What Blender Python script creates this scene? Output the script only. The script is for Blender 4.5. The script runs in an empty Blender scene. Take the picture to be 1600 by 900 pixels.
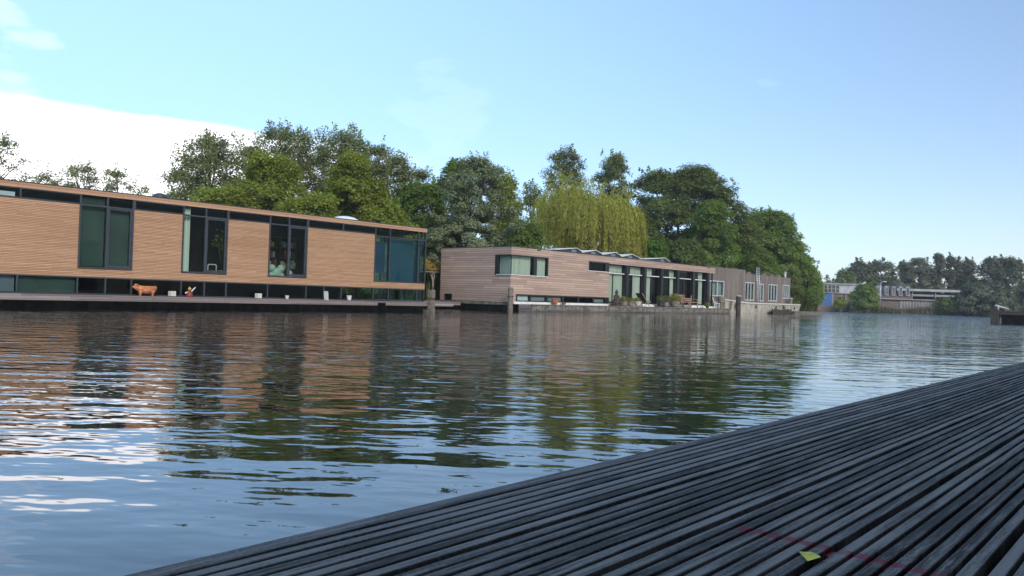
import bpy, bmesh, math, random
import numpy as np
from mathutils import Matrix, Vector
R = math.radians
sc = bpy.context.scene
col = sc.collection

# ------------------------------------------------------------------ camera
EYE = 0.80
TH, PITCH, ROLL, F = 0.73418, 0.011775, 0.031628, 1200.0
fwd = np.array([math.cos(TH)*math.cos(PITCH), math.sin(TH)*math.cos(PITCH), math.sin(PITCH)])
r0 = np.array([math.sin(TH), -math.cos(TH), 0.0])
u0 = np.cross(r0, fwd)
rgt = math.cos(ROLL)*r0 + math.sin(ROLL)*u0
upv = -math.sin(ROLL)*r0 + math.cos(ROLL)*u0
cd = bpy.data.cameras.new('camera')
cam = bpy.data.objects.new('camera', cd)
col.objects.link(cam)
cam.matrix_world = Matrix(((rgt[0], upv[0], -fwd[0], 0), (rgt[1], upv[1], -fwd[1], 0), (rgt[2], upv[2], -fwd[2], EYE), (0, 0, 0, 1)))
cd.sensor_width = 36
cd.lens = 36*F/1600
cd.clip_start = 0.02
cd.clip_end = 6000
sc.camera = cam

def ray(px, py):
    return rgt*(px-800)/F - upv*(py-450)/F + fwd
def at(px, py, depth):                       # point seen at a photo pixel, at a distance along the view
    d = ray(px, py)*depth
    return Vector((d[0], d[1], d[2]+EYE))
def onY(px, py, Y):                          # ... on the vertical plane y = Y
    d = ray(px, py); d = d*Y/d[1]
    return Vector((d[0], d[1], d[2]+EYE))

# ------------------------------------------------------------------ sky, sun, exposure
SUN_AZ, SUN_EL = R(248), R(34)               # azimuth measured from +X towards +Y
w = bpy.data.worlds.new('World'); sc.world = w
w.use_nodes = True
nt = w.node_tree; N = nt.nodes; L = nt.links
N.clear()
def wn(t, **k):
    n = N.new(t)
    for a, b in k.items(): setattr(n, a, b)
    return n
def wmath(op, a, b=None, clamp=False):
    n = wn('ShaderNodeMath', operation=op, use_clamp=clamp)
    for i, v in enumerate((a, b)):
        if v is None: continue
        if isinstance(v, (int, float)): n.inputs[i].default_value = v
        else: L.new(v, n.inputs[i])
    return n.outputs[0]
def wdot(vec, v):
    n = wn('ShaderNodeVectorMath', operation='DOT_PRODUCT')
    L.new(vec, n.inputs[0]); n.inputs[1].default_value = tuple(v)
    return n.outputs['Value']
def wstep(x, a, b):
    n = wn('ShaderNodeMapRange', interpolation_type='SMOOTHSTEP')
    L.new(x, n.inputs[0]); n.inputs[1].default_value = a; n.inputs[2].default_value = b
    return n.outputs[0]
sky = wn('ShaderNodeTexSky', sky_type='NISHITA', sun_disc=False)
sky.sun_elevation = SUN_EL
sky.sun_rotation = math.pi/2 - SUN_AZ
sky.air_density = 1.0; sky.dust_density = 0.6; sky.ozone_density = 1.6
tc = wn('ShaderNodeTexCoord'); D = tc.outputs['Generated']
def unit(v):
    v = np.array(v); return v/np.linalg.norm(v)
nz = wn('ShaderNodeTexNoise'); nz.inputs['Scale'].default_value = 5; nz.inputs['Detail'].default_value = 6; nz.inputs['Roughness'].default_value = .55
mp = wn('ShaderNodeMapping'); mp.inputs['Scale'].default_value = (1, 1, 3.5)
L.new(D, mp.inputs['Vector']); L.new(mp.outputs[0], nz.inputs['Vector'])
nf = nz.outputs['Fac']
# veil of thin high cloud thickening towards the left of the view
left = unit(-rgt*0.93 + fwd*0.36)
veil = wstep(wdot(D, left), -0.75, 0.95)
# bank of white cloud low on the left: below the great circle through two points of its upper edge
a_, b_ = unit(ray(0, 142)), unit(ray(440, 203))
nrm = np.cross(b_, a_); nrm = unit(nrm)
if nrm[2] > 0: nrm = -nrm
edge = wmath('ADD', wdot(D, nrm), wmath('MULTIPLY', wmath('SUBTRACT', nf, 0.5), 0.03))
bank = wstep(edge, 0.0, 0.016)
bank = wmath('MULTIPLY', bank, wstep(wdot(D, left), 0.42, 0.72))
# a wisp high on the left, faint wisps near the middle
def wisp(px, py, rad, gain):
    d = unit(ray(px, py))
    m = wstep(wmath('ADD', wdot(D, d), wmath('MULTIPLY', wmath('SUBTRACT', nf, 0.5), 0.02)), 1-rad, 1-rad*.2)
    return wmath('MULTIPLY', m, gain)
bank = wmath('ADD', bank, wisp(5, 48, .0022, .13), True)
bank = wmath('ADD', bank, wisp(700, 190, .0012, .03), True)
bank = wmath('ADD', bank, wisp(1228, 196, .0002, .03), True)
tint = wn('ShaderNodeMix', data_type='RGBA', blend_type='MULTIPLY'); tint.inputs[0].default_value = 1
L.new(sky.outputs[0], tint.inputs[6]); tint.inputs[7].default_value = (1.02, .97, .98, 1)
m1 = wn('ShaderNodeMix', data_type='RGBA')
L.new(wmath('MULTIPLY', veil, 0.62), m1.inputs[0]); L.new(tint.outputs[2], m1.inputs[6]); m1.inputs[7].default_value = (4.0, 7.0, 11.2, 1)
m2 = wn('ShaderNodeMix', data_type='RGBA')
L.new(bank, m2.inputs[0]); L.new(m1.outputs[2], m2.inputs[6]); m2.inputs[7].default_value = (13.2, 13.0, 13.6, 1)
bg = wn('ShaderNodeBackground'); bg.inputs['Strength'].default_value = 0.1
L.new(m2.outputs[2], bg.inputs['Color'])
wo = wn('ShaderNodeOutputWorld'); L.new(bg.outputs[0], wo.inputs['Surface'])

sd = bpy.data.lights.new('sun', 'SUN'); sd.energy = 1.5; sd.angle = R(14); sd.color = (1, .93, .82)
so = bpy.data.objects.new('sun', sd); col.objects.link(so)
sdir = Vector((math.cos(SUN_AZ)*math.cos(SUN_EL), math.sin(SUN_AZ)*math.cos(SUN_EL), math.sin(SUN_EL)))
so.rotation_euler = sdir.to_track_quat('Z', 'Y').to_euler()
so.location = (0, 0, 40)
sc.view_settings.view_transform = 'Standard'; sc.view_settings.look = 'None'
sc.view_settings.gamma = 1; sc.view_settings.exposure = 0.75
sc.view_settings.use_curve_mapping = False
sc.cycles.max_bounces = 8; sc.cycles.transparent_max_bounces = 16

# ------------------------------------------------------------------ material helpers
class NT:
    def __init__(s, name):
        s.m = bpy.data.materials.new(name); s.m.use_nodes = True
        s.t = s.m.node_tree; s.t.nodes.clear()
        s.out = s.n('ShaderNodeOutputMaterial')
    def n(s, t, **k):
        x = s.t.nodes.new(t)
        for a, b in k.items(): setattr(x, a, b)
        return x
    def put(s, sock, v):
        if v is None: return
        if isinstance(v, (int, float)): sock.default_value = v
        elif isinstance(v, tuple): sock.default_value = v if len(v) != 3 or sock.type != 'RGBA' else v+(1,)
        else: s.t.links.new(v, sock)
    def math(s, op, a, b=None, c=None, clamp=False):
        x = s.n('ShaderNodeMath', operation=op, use_clamp=clamp)
        for i, v in enumerate((a, b, c)): s.put(x.inputs[i], v)
        return x.outputs[0]
    def noise(s, vec, scale, detail=4, rough=.55, dim='3D'):
        x = s.n('ShaderNodeTexNoise', noise_dimensions=dim)
        s.put(x.inputs['Vector'], vec); x.inputs['Scale'].default_value = scale
        x.inputs['Detail'].default_value = detail; x.inputs['Roughness'].default_value = rough
        return x.outputs['Fac']
    def mapping(s, vec, scale=(1, 1, 1), rot=(0, 0, 0), loc=(0, 0, 0)):
        x = s.n('ShaderNodeMapping'); s.put(x.inputs['Vector'], vec)
        x.inputs['Scale'].default_value = scale; x.inputs['Rotation'].default_value = rot; x.inputs['Location'].default_value = loc
        return x.outputs[0]
    def mix(s, f, a, b, mode='MIX'):
        x = s.n('ShaderNodeMix', data_type='RGBA', blend_type=mode)
        s.put(x.inputs[0], f); s.put(x.inputs[6], a); s.put(x.inputs[7], b)
        return x.outputs[2]
    def ramp(s, x, a, b, lo=0., hi=1., smooth=True):
        n = s.n('ShaderNodeMapRange', interpolation_type='SMOOTHSTEP' if smooth else 'LINEAR')
        s.put(n.inputs[0], x)
        for i, v in enumerate((a, b, lo, hi)): n.inputs[i+1].default_value = v
        return n.outputs[0]
    def bump(s, h, dist, strength=1.):
        n = s.n('ShaderNodeBump'); s.put(n.inputs['Height'], h); n.inputs['Distance'].default_value = dist; n.inputs['Strength'].default_value = strength
        return n.outputs[0]
    def principled(s, color, rough=.6, normal=None, metal=0., spec=.5, **k):
        p = s.n('ShaderNodeBsdfPrincipled')
        s.put(p.inputs['Base Color'], color); s.put(p.inputs['Roughness'], rough)
        s.put(p.inputs['Metallic'], metal); p.inputs['Specular IOR Level'].default_value = spec
        if normal is not None: s.put(p.inputs['Normal'], normal)
        for a, b in k.items(): s.put(p.inputs[a.replace('_', ' ')], b)
        s.t.links.new(p.outputs[0], s.out.inputs['Surface'])
        return p
    def obj(s): return s.n('ShaderNodeTexCoord').outputs['Object']
    def xyz(s, vec):
        x = s.n('ShaderNodeSeparateXYZ'); s.put(x.inputs[0], vec); return x.outputs
    def comb(s, x, y, z):
        c = s.n('ShaderNodeCombineXYZ')
        for i, v in enumerate((x, y, z)): s.put(c.inputs[i], v)
        return c.outputs[0]
    def white(s, vec):
        x = s.n('ShaderNodeTexWhiteNoise', noise_dimensions='3D'); s.put(x.inputs['Vector'], vec); return x.outputs['Value']

def plain(name, c, rough=.6, var=.18, scale=6., metal=0., spec=.5, bump=0.):
    t = NT(name); o = t.obj()
    f = t.noise(o, scale, 5)
    c2 = tuple(max(0, min(1, v*(1-var*1.6))) for v in c); c1 = tuple(min(1, v*(1+var)) for v in c)
    colr = t.mix(t.ramp(f, .3, .7), c2, c1)
    t.principled(colr, rough, t.bump(t.noise(o, scale*6, 4), bump) if bump else None, metal, spec)
    return t.m

def boards(name, cols, row, length, gap, vertical=False, rough=.65, contrast=1., depth=.006, stain=.25):
    """timber cladding: rows of boards with butt joints, each with a tone of its own"""
    t = NT(name); o = t.obj(); X, Y, Z = t.xyz(o)
    along = t.math('ADD', X, Y)
    a, c = (Z, along) if not vertical else (along, Z)
    v = t.math('DIVIDE', a, row)
    ri = t.math('FLOOR', v)
    off = t.math('MULTIPLY', t.white(t.comb(ri, 3.3, 0)), 9.7)
    u = t.math('ADD', t.math('DIVIDE', c, length), off)
    ci = t.math('FLOOR', u)
    rnd = t.white(t.comb(ri, ci, 1.7))
    rnd2 = t.white(t.comb(ri, ci, 8.1))
    fv = t.math('FRACT', v); fu = t.math('FRACT', u)
    g = t.math('MAXIMUM', t.math('LESS_THAN', fv, gap), t.math('LESS_THAN', fu, .006/length))
    s = (1.2, 1.2, 22) if not vertical else (22, 22, 1.2)
    gr = t.noise(t.mapping(o, s), 2.2, 5, .6)
    big = t.noise(t.mapping(o, (.25, .25, .9) if not vertical else (.9, .9, .25)), 1.1, 4)
    base = t.mix(t.ramp(rnd, 0, 1, smooth=False), cols[0], cols[1])
    base = t.mix(t.math('MULTIPLY', t.math('GREATER_THAN', rnd2, .86), .75*contrast), base, cols[2])
    base = t.mix(t.ramp(gr, .25, .75, .35, 0.), base, tuple(x*.55 for x in cols[0]))
    base = t.mix(t.ramp(big, .35, .75, 0., stain), base, tuple(x*.5 for x in cols[0]))
    colr = t.mix(g, base, tuple(x*.16 for x in cols[0]))
    h = t.math('ADD', t.math('MULTIPLY', t.math('SUBTRACT', 1., g), 1.), t.math('MULTIPLY', gr, .15))
    t.principled(colr, rough, t.bump(h, depth, .8), 0, .3)
    return t.m

def leafmat(name, dark, light, trans=.35, warm=None):
    t = NT(name)
    g = t.n('ShaderNodeNewGeometry'); rnd = g.outputs['Random Per Island']
    o = t.obj(); f = t.noise(o, .55, 3)
    k = t.math('ADD', t.math('MULTIPLY', rnd, .55), t.ramp(f, .3, .7, 0, .45))
    c = t.mix(k, dark, light)
    if warm: c = t.mix(t.math('GREATER_THAN', rnd, .93), c, warm)
    d = t.n('ShaderNodeBsdfDiffuse'); t.put(d.inputs[0], c)
    tr = t.n('ShaderNodeBsdfTranslucent'); t.put(tr.inputs[0], t.mix(1., c, (1.25, 1.3, .55), 'MULTIPLY'))
    gl = t.n('ShaderNodeBsdfGlossy'); gl.inputs['Roughness'].default_value = .45; gl.inputs[0].default_value = (.9, .9, .85, 1)
    m = t.n('ShaderNodeMixShader'); m.inputs[0].default_value = trans
    t.t.links.new(d.outputs[0], m.inputs[1]); t.t.links.new(tr.outputs[0], m.inputs[2])
    m2 = t.n('ShaderNodeMixShader'); m2.inputs[0].default_value = .02
    t.t.links.new(m.outputs[0], m2.inputs[1]); t.t.links.new(gl.outputs[0], m2.inputs[2])
    t.t.links.new(m2.outputs[0], t.out.inputs['Surface'])
    return t.m

def glass(name, tint, ior=1.3, gain=1.):
    t = NT(name)
    fr = t.n('ShaderNodeFresnel'); fr.inputs['IOR'].default_value = ior
    o = t.obj(); nb = t.bump(t.noise(o, .8, 2), .004)
    t.put(fr.inputs['Normal'], nb)
    tp = t.n('ShaderNodeBsdfTransparent'); tp.inputs[0].default_value = tint+(1,)
    gl = t.n('ShaderNodeBsdfGlossy'); gl.inputs['Roughness'].default_value = .015; gl.inputs[0].default_value = (.85, .95, 1, 1); t.put(gl.inputs['Normal'], nb)
    m = t.n('ShaderNodeMixShader'); t.put(m.inputs[0], t.math('MULTIPLY', t.math('MULTIPLY', fr.outputs[0], gain, clamp=True), t.math('SUBTRACT', 1., t.n('ShaderNodeNewGeometry').outputs['Backfacing'])))
    t.t.links.new(tp.outputs[0], m.inputs[1]); t.t.links.new(gl.outputs[0], m.inputs[2])
    t.t.links.new(m.outputs[0], t.out.inputs['Surface'])
    return t.m

M = {}
M['slats'] = boards('warm_slats', [(.45, .255, .142), (.58, .350, .208), (.64, .41, .255)], .052, 1.6, .17, contrast=.6, depth=.012, stain=.12)
M['fascia'] = boards('fascia_timber', [(.42, .24, .14), (.52, .32, .195), (.58, .385, .25)], .105, 3.2, .06, contrast=.5)
M['boards'] = boards('weathered_boards', [(.40, .285, .228), (.53, .385, .305), (.63, .46, .345)], .140, 2.4, .10, contrast=.8, stain=.3)
M['silver'] = boards('silvered_vertical_boards', [(.150, .125, .106), (.245, .21, .18), (.31, .275, .24)], .145, 3.4, .07, vertical=True, contrast=.7, stain=.4)
M['plank'] = boards('grey_planks', [(.20, .165, .155), (.30, .25, .235), (.38, .33, .31)], .095, 2.6, .06, stain=.4)
M['frame'] = plain('window_frame_metal', (.035, .043, .052), .45, .15)
M['black'] = plain('black_frame', (.014, .015, .016), .45, .2)
M['white'] = plain('white_paint', (.72, .73, .71), .5, .1)
M['farwhite'] = plain('aged_far_paint', (.36, .37, .38), .7, .15, .8)
M['fargrey'] = plain('aged_far_trim', (.26, .27, .28), .7, .15, .8)
M['offwhite'] = plain('offwhite_frames', (.45, .47, .46), .5, .12)
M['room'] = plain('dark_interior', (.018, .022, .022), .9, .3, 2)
M['floor'] = plain('interior_floor', (.06, .05, .04), .7, .2)
M['hull'] = plain('dark_hull', (.032, .026, .021), .7, .4, 3, bump=.01)
M['concrete'] = plain('wet_concrete', (.17, .155, .13), .8, .35, 5, bump=.01)
M['cream'] = plain('cream_steel', (.40, .365, .30), .55, .18, 2.2)
M['creamtop'] = plain('pale_rail_paint', (.56, .53, .47), .5, .12)
M['roof'] = plain('roof_felt', (.06, .06, .062), .9, .2)
M['bark'] = plain('bark', (.075, .062, .05), .9, .3, 9, bump=.02)
M['post'] = plain('weathered_post', (.17, .145, .11), .85, .3, 7, bump=.012)
M['postdark'] = plain('dark_post', (.06, .045, .038), .85, .3, 7, bump=.012)
M['glass'] = glass('window_glass', (.80, .85, .84), 1.2)
M['glassblue'] = glass('blue_glass', (.62, .84, .90), 1.35, .8)
M['steel'] = plain('pale_metal', (.55, .57, .58), .35, .1, metal=.6)
M['dome'] = plain('acrylic_dome', (.72, .78, .84), .2, .06)
M['pig'] = plain('painted_terracotta', (.50, .185, .075), .6, .3, 8)
M['red'] = plain('red_glaze', (.26, .03, .03), .5, .2)
M['redwood'] = plain('dark_red_paint', (.34, .010, .04), .6, .2, 30)
M['mint'] = plain('mint_plush', (.42, .56, .44), .8, .08)
M['cube'] = plain('white_cube_plastic', (.62, .63, .54), .5, .08)
M['terracotta'] = plain('terracotta', (.42, .16, .075), .8, .2, 9)
M['potgrey'] = plain('stoneware', (.27, .22, .18), .8, .25, 9)
M['potdark'] = plain('dark_pot', (.05, .045, .042), .7, .2, 9)
M['teak'] = boards('teak', [(.34, .22, .15), (.45, .31, .22), (.5, .36, .27)], .07, 1.4, .05)
M['yellow'] = plain('yellow_paint', (.5, .40, .09), .6, .15)
M['greyblind'] = plain('grey_blind', (.16, .19, .22), .9, .06, 3)
M['greenblind'] = plain('green_blind', (.050, .085, .070), .9, .15, 1.2)
M['tealblind'] = plain('teal_blind', (.022, .078, .088), .9, .12, .9)
M['blueblind'] = plain('blue_blind', (.015, .045, .075), .9, .15, 1.2)  # blue put in for pane reflections, also used on books
M['wblind'] = plain('white_blind', (.75, .76, .8), .8, .05)
M['picture'] = plain('pale_picture', (.40, .46, .40), .7, .3, 12)
def curtain_mat(name, c):
    t = NT(name); o = t.obj(); X, Y, Z = t.xyz(o)
    f = t.noise(t.comb(t.math('ADD', X, Y), 0, 0), 26, 2)
    t.principled(t.mix(t.ramp(f, .3, .7), tuple(v*.72 for v in c), c), .9, None, 0, .1)
    return t.m
M['curtain'] = curtain_mat('pale_curtain', (.72, .73, .62))
M['curtainw'] = curtain_mat('white_curtain', (.78, .84, .74))
M['curtaing'] = curtain_mat('grey_curtain', (.34, .40, .40))
M['brick'] = boards('far_brick', [(.155, .115, .095), (.205, .155, .13), (.25, .19, .16)], .12, .5, .1)
M['bluedoor'] = boards('blue_door', [(.045, .13, .33), (.06, .16, .38), (.07, .18, .42)], .5, 5, .03, stain=.1)
M['tile'] = boards('roof_tiles', [(.13, .085, .075), (.17, .115, .10), (.2, .14, .12)], .3, .6, .1)
M['farglass'] = plain('dark_pane', (.04, .045, .055), .2, .3, 1)
M['shed'] = plain('dark_shed', (.016, .014, .013), .9, .3)

def sedum():
    t = NT('sedum'); o = t.obj()
    f = t.noise(o, 3.2, 5, .6); X, Y, Z = t.xyz(o)
    g = t.n('ShaderNodeNewGeometry').outputs['Random Per Island']
    k = t.ramp(t.math('ADD', f, t.math('MULTIPLY', g, .25)), .5, .74)
    t.principled(t.mix(k, (.20, .23, .035), (.30, .13, .04)), .9, t.bump(t.noise(o, 30, 4), .03), 0, .1)
    return t.m
M['sedum'] = sedum()

# water: small wind waves with long crests, calmer beside the moored boats
def water():
    t = NT('water')
    o = t.obj(); X, Y, Z = t.xyz(o)
    def waves(dang, su, sv, scale, seed):      # noise stretched along the crests, travelling at an angle to the near bank
        a = R(42.06+dang); ca, sa = math.cos(a), math.sin(a)
        u = t.math('ADD', t.math('MULTIPLY', X, ca*su), t.math('MULTIPLY', Y, sa*su))
        v = t.math('SUBTRACT', t.math('MULTIPLY', X, sa*sv), t.math('MULTIPLY', Y, ca*sv))
        return t.noise(t.comb(u, v, seed), scale, 2, .48)
    n1 = waves(-8, 2.0, .85, .60, 0.)
    n2 = waves(2, 2.2, .95, 1.45, 5.)
    n3 = waves(-12, 2.0, .9, 3.6, 9.)
    big = t.noise(o, .11, 2, .5)
    calm = t.math('MULTIPLY', t.ramp(Y, 14, 27, 0., 1.1), t.ramp(X, 62, 92, 1., 0.))
    amp = t.math('MULTIPLY', t.math('ADD', t.math('SUBTRACT', 1., t.math('MULTIPLY', calm, .6)), t.ramp(X, 50, 115, 0., 3.2)), t.math('MULTIPLY', t.ramp(Y, 2.5, 10, .6, 1.5), t.ramp(big, .35, .65, .75, 1.2)))
    h = t.math('ADD', t.math('MULTIPLY', n1, .019), t.math('ADD', t.math('MULTIPLY', n2, .023), t.math('MULTIPLY', n3, .0070)))
    h = t.math('MULTIPLY', h, amp)
    nb = t.bump(h, 1.0, 1.)
    fr = t.n('ShaderNodeFresnel'); fr.inputs['IOR'].default_value = 1.85; t.put(fr.inputs['Normal'], nb)
    d = t.n('ShaderNodeBsdfDiffuse'); d.inputs[0].default_value = (.016, .020, .014, 1)
    gl = t.n('ShaderNodeBsdfGlossy'); gl.inputs['Roughness'].default_value = .02; gl.inputs[0].default_value = (1, 1, 1, 1); t.put(gl.inputs['Normal'], nb)
    m = t.n('ShaderNodeMixShader'); t.put(m.inputs[0], fr.outputs[0])
    t.t.links.new(d.outputs[0], m.inputs[1]); t.t.links.new(gl.outputs[0], m.inputs[2])
    t.t.links.new(m.outputs[0], t.out.inputs['Surface'])
    return t.m
M['water'] = water()

def ground_mat():
    t = NT('bank_ground'); o = t.obj()
    f = t.noise(o, .35, 6)
    t.principled(t.mix(t.ramp(f, .35, .65), (.035, .05, .018), (.07, .065, .035)), .95, t.bump(t.noise(o, 4, 5), .1), 0, .1)
    return t.m
M['ground'] = ground_mat()

def decking():
    t = NT('ribbed_decking'); o = t.obj(); X, Y, Z = t.xyz(o)
    g = t.n('ShaderNodeNewGeometry').outputs['Random Per Island']
    st = t.noise(t.mapping(o, (1.3, 26, 1)), 2.6, 6, .65)
    sp = t.noise(o, 130, 3, .7)
    big = t.noise(t.mapping(o, (.8, 2.2, 1)), 2.2, 4)
    k = t.math('ADD', t.math('MULTIPLY', st, .65), t.math('ADD', t.math('MULTIPLY', g, .18), t.math('MULTIPLY', sp, .22)))
    c = t.mix(t.ramp(k, .42, .66), (.050, .042, .038), (.30, .255, .225))
    sc_ = t.noise(t.mapping(o, (5, 60, 1)), 3., 5, .7)
    c = t.mix(t.math('MULTIPLY', t.ramp(big, .46, .66, .1, .8), t.ramp(sc_, .45, .68)), c, (.34, .29, .255))
    # dark red line across the boards in the deck colour, stronger in the grooves
    dx = t.math('ABSOLUTE', t.math('SUBTRACT', X, t.math('ADD', 1.243, t.math('MULTIPLY', t.math('SUBTRACT', t.noise(o, 9, 3), .5), .01))))
    s = t.ramp(dx, .010, .016, 1., 0.)
    s = t.math('MULTIPLY', s, t.math('MULTIPLY', t.math('LESS_THAN', Y, .585), t.ramp(t.noise(o, 40, 3), .3, .6, .35, .9)))
    s = t.math('MULTIPLY', s, t.ramp(Z, -.006, -.001, 1., .8))
    c = t.mix(s, c, (.26, .015, .045))
    t.principled(c, t.ramp(st, .3, .7, .7, .9), t.bump(t.math('ADD', st, t.math('MULTIPLY', sp, .6)), .0012, .7), 0, .16)
    return t.m
M['decking'] = decking()

LM = {
 'airy': leafmat('airy_leaves', (.130, .155, .065), (.275, .30, .135), .45),
 'yellowgreen': leafmat('yellowgreen_leaves', (.135, .180, .028), (.36, .40, .080), .5),
 'mid': leafmat('midgreen_leaves', (.080, .140, .026), (.21, .29, .060), .45),
 'dark': leafmat('darkgreen_leaves', (.052, .080, .020), (.165, .205, .050), .35),
 'silver': leafmat('silver_leaves', (.120, .155, .070), (.28, .315, .18), .3),
 'willow': leafmat('willow_leaves', (.23, .235, .034), (.47, .45, .095), .5),
 'poplar': leafmat('poplar_leaves', (.095, .130, .042), (.25, .29, .11), .35),
 'bright': leafmat('bright_leaves', (0.074, 0.155, 0.024), (0.162, 0.284, 0.047), .4),
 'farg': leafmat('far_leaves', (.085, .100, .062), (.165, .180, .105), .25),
 'potleaf': leafmat('pot_plant_leaves', (0.060, 0.090, 0.015), (0.280, 0.260, 0.040), .3),
 'reed': leafmat('reed_leaves', (0.083, 0.083, 0.045), (0.165, 0.158, 0.083), .3),
}

# ------------------------------------------------------------------ object helpers
INV = {}
def tag(o, label=None, cat=None, group=None, kind=None):
    if label: o['label'] = label
    if cat: o['category'] = cat
    if group: o['group'] = group
    if kind: o['kind'] = kind
    return o
def thing(name, label, cat, loc=(0, 0, 0), rz=0., group=None):
    o = bpy.data.objects.new(name, None); col.objects.link(o)
    o.location = loc; o.rotation_euler = (0, 0, rz); o.empty_display_size = .2
    INV[o.name] = (Matrix.Translation(loc) @ Matrix.Rotation(rz, 4, 'Z')).inverted()
    return tag(o, label, cat, group)

class MB:
    def __init__(s): s.v = []; s.f = []; s.sm = []
    def add(s, vs, fs, smooth=False):
        b = len(s.v); s.v += [tuple(v) for v in vs]
        for f in fs: s.f.append(tuple(i+b for i in f)); s.sm.append(smooth)
        return s
    def box(s, x0, x1, y0, y1, z0, z1):
        return s.add([(x0, y0, z0), (x1, y0, z0), (x1, y1, z0), (x0, y1, z0), (x0, y0, z1), (x1, y0, z1), (x1, y1, z1), (x0, y1, z1)],
              [(0, 3, 2, 1), (4, 5, 6, 7), (0, 1, 5, 4), (1, 2, 6, 5), (2, 3, 7, 6), (3, 0, 4, 7)])
    def prism(s, poly, axis, a, b):
        """polygon extruded along an axis ('x','y','z'); poly holds the two other coordinates"""
        n = len(poly)
        def p(u, v, t): return {'x': (t, u, v), 'y': (u, t, v), 'z': (u, v, t)}[axis]
        vs = [p(u, v, a) for u, v in poly]+[p(u, v, b) for u, v in poly]
        return s.add(vs, [tuple(range(n)), tuple(range(2*n-1, n-1, -1))]+[(i, i+n, (i+1) % n+n, (i+1) % n) for i in range(n)])
    def tube(s, pts, rads, seg=8, caps=True, smooth=True):
        pts = [Vector(p) for p in pts]; rings = []
        b = len(s.v); ref = None
        for i, p in enumerate(pts):
            d = (pts[min(i+1, len(pts)-1)]-pts[max(i-1, 0)])
            d = d.normalized() if d.length > 1e-9 else Vector((0, 0, 1))
            if ref is None:
                ref = d.orthogonal().normalized()
            ref = (ref - d*ref.dot(d)).normalized()
            q = d.cross(ref)
            r = rads[i] if hasattr(rads, '__len__') else rads
            for k in range(seg):
                a = 2*math.pi*k/seg
                s.v.append(tuple(p + (ref*math.cos(a)+q*math.sin(a))*r))
        for i in range(len(pts)-1):
            for k in range(seg):
                s.f.append((b+i*seg+k, b+i*seg+(k+1) % seg, b+(i+1)*seg+(k+1) % seg, b+(i+1)*seg+k)); s.sm.append(smooth)
        if caps:
            s.f.append(tuple(b+k for k in reversed(range(seg)))); s.sm.append(False)
            e = b+(len(pts)-1)*seg
            s.f.append(tuple(e+k for k in range(seg))); s.sm.append(False)
        return s
    def lathe(s, c, prof, seg=16):
        c = Vector(c); b = len(s.v)
        for r, z in prof:
            for k in range(seg):
                a = 2*math.pi*k/seg; s.v.append((c.x+r*math.cos(a), c.y+r*math.sin(a), c.z+z))
        for i in range(len(prof)-1):
            for k in range(seg):
                s.f.append((b+i*seg+k, b+i*seg+(k+1) % seg, b+(i+1)*seg+(k+1) % seg, b+(i+1)*seg+k)); s.sm.append(True)
        s.f.append(tuple(b+k for k in reversed(range(seg)))); s.sm.append(False)
        e = b+(len(prof)-1)*seg
        s.f.append(tuple(e+k for k in range(seg))); s.sm.append(False)
        return s
    def ball(s, c, r, seg=12, rings=8, sq=(1, 1, 1)):
        prof = []
        vs = []; fs = []
        for i in range(rings+1):
            t = math.pi*i/rings
            for k in range(seg):
                a = 2*math.pi*k/seg
                vs.append((c[0]+r*sq[0]*math.sin(t)*math.cos(a), c[1]+r*sq[1]*math.sin(t)*math.sin(a), c[2]-r*sq[2]*math.cos(t)))
        for i in range(rings):
            for k in range(seg):
                fs.append((i*seg+k, i*seg+(k+1) % seg, (i+1)*seg+(k+1) % seg, (i+1)*seg+k))
        return s.add(vs, fs, True)
    def build(s, name, mat, parent=None, local=False, bevel=0.):
        me = bpy.data.meshes.new(name)
        vs = s.v
        if parent is not None and not local:
            root = parent
            while root.parent: root = root.parent
            mi = INV.get(root.name)
            if mi is not None: vs = [tuple(mi @ Vector(v)) for v in vs]
        me.from_pydata(vs, [], s.f); me.update()
        me.polygons.foreach_set('use_smooth', s.sm)
        if bevel:
            bm = bmesh.new(); bm.from_mesh(me)
            bmesh.ops.bevel(bm, geom=[e for e in bm.edges if len(e.link_faces) == 2 and e.calc_face_angle(0) > .5], offset=bevel, segments=1, affect='EDGES', profile=.5)
            bm.to_mesh(me); bm.free()
        me.materials.append(M[mat] if isinstance(mat, str) else mat)
        o = bpy.data.objects.new(name, me); col.objects.link(o)
        if parent is not None: o.parent = parent
        return o

def copy_tree(o, parent=None):
    c = o.copy(); col.objects.link(c)
    if parent is not None: c.parent = parent
    for ch in list(o.children): copy_tree(ch, c)
    return c

def quadmesh(name, V, mat, parent=None, per=4):
    """V: (n, per, 3) array of separate faces"""
    n = V.shape[0]
    if parent is not None:
        root = parent
        while root.parent: root = root.parent
        mi = INV.get(root.name)
        if mi is not None:
            A = np.array(mi); V = V @ A[:3, :3].T + A[:3, 3]
    me = bpy.data.meshes.new(name)
    me.vertices.add(n*per); me.loops.add(n*per); me.polygons.add(n)
    me.vertices.foreach_set('co', V.reshape(-1).astype(np.float32))
    me.loops.foreach_set('vertex_index', np.arange(n*per, dtype=np.int32))
    me.polygons.foreach_set('loop_start', np.arange(0, n*per, per, dtype=np.int32))
    me.update(calc_edges=True)
    me.materials.append(mat)
    o = bpy.data.objects.new(name, me); col.objects.link(o)
    if parent is not None: o.parent = parent
    return o

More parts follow.
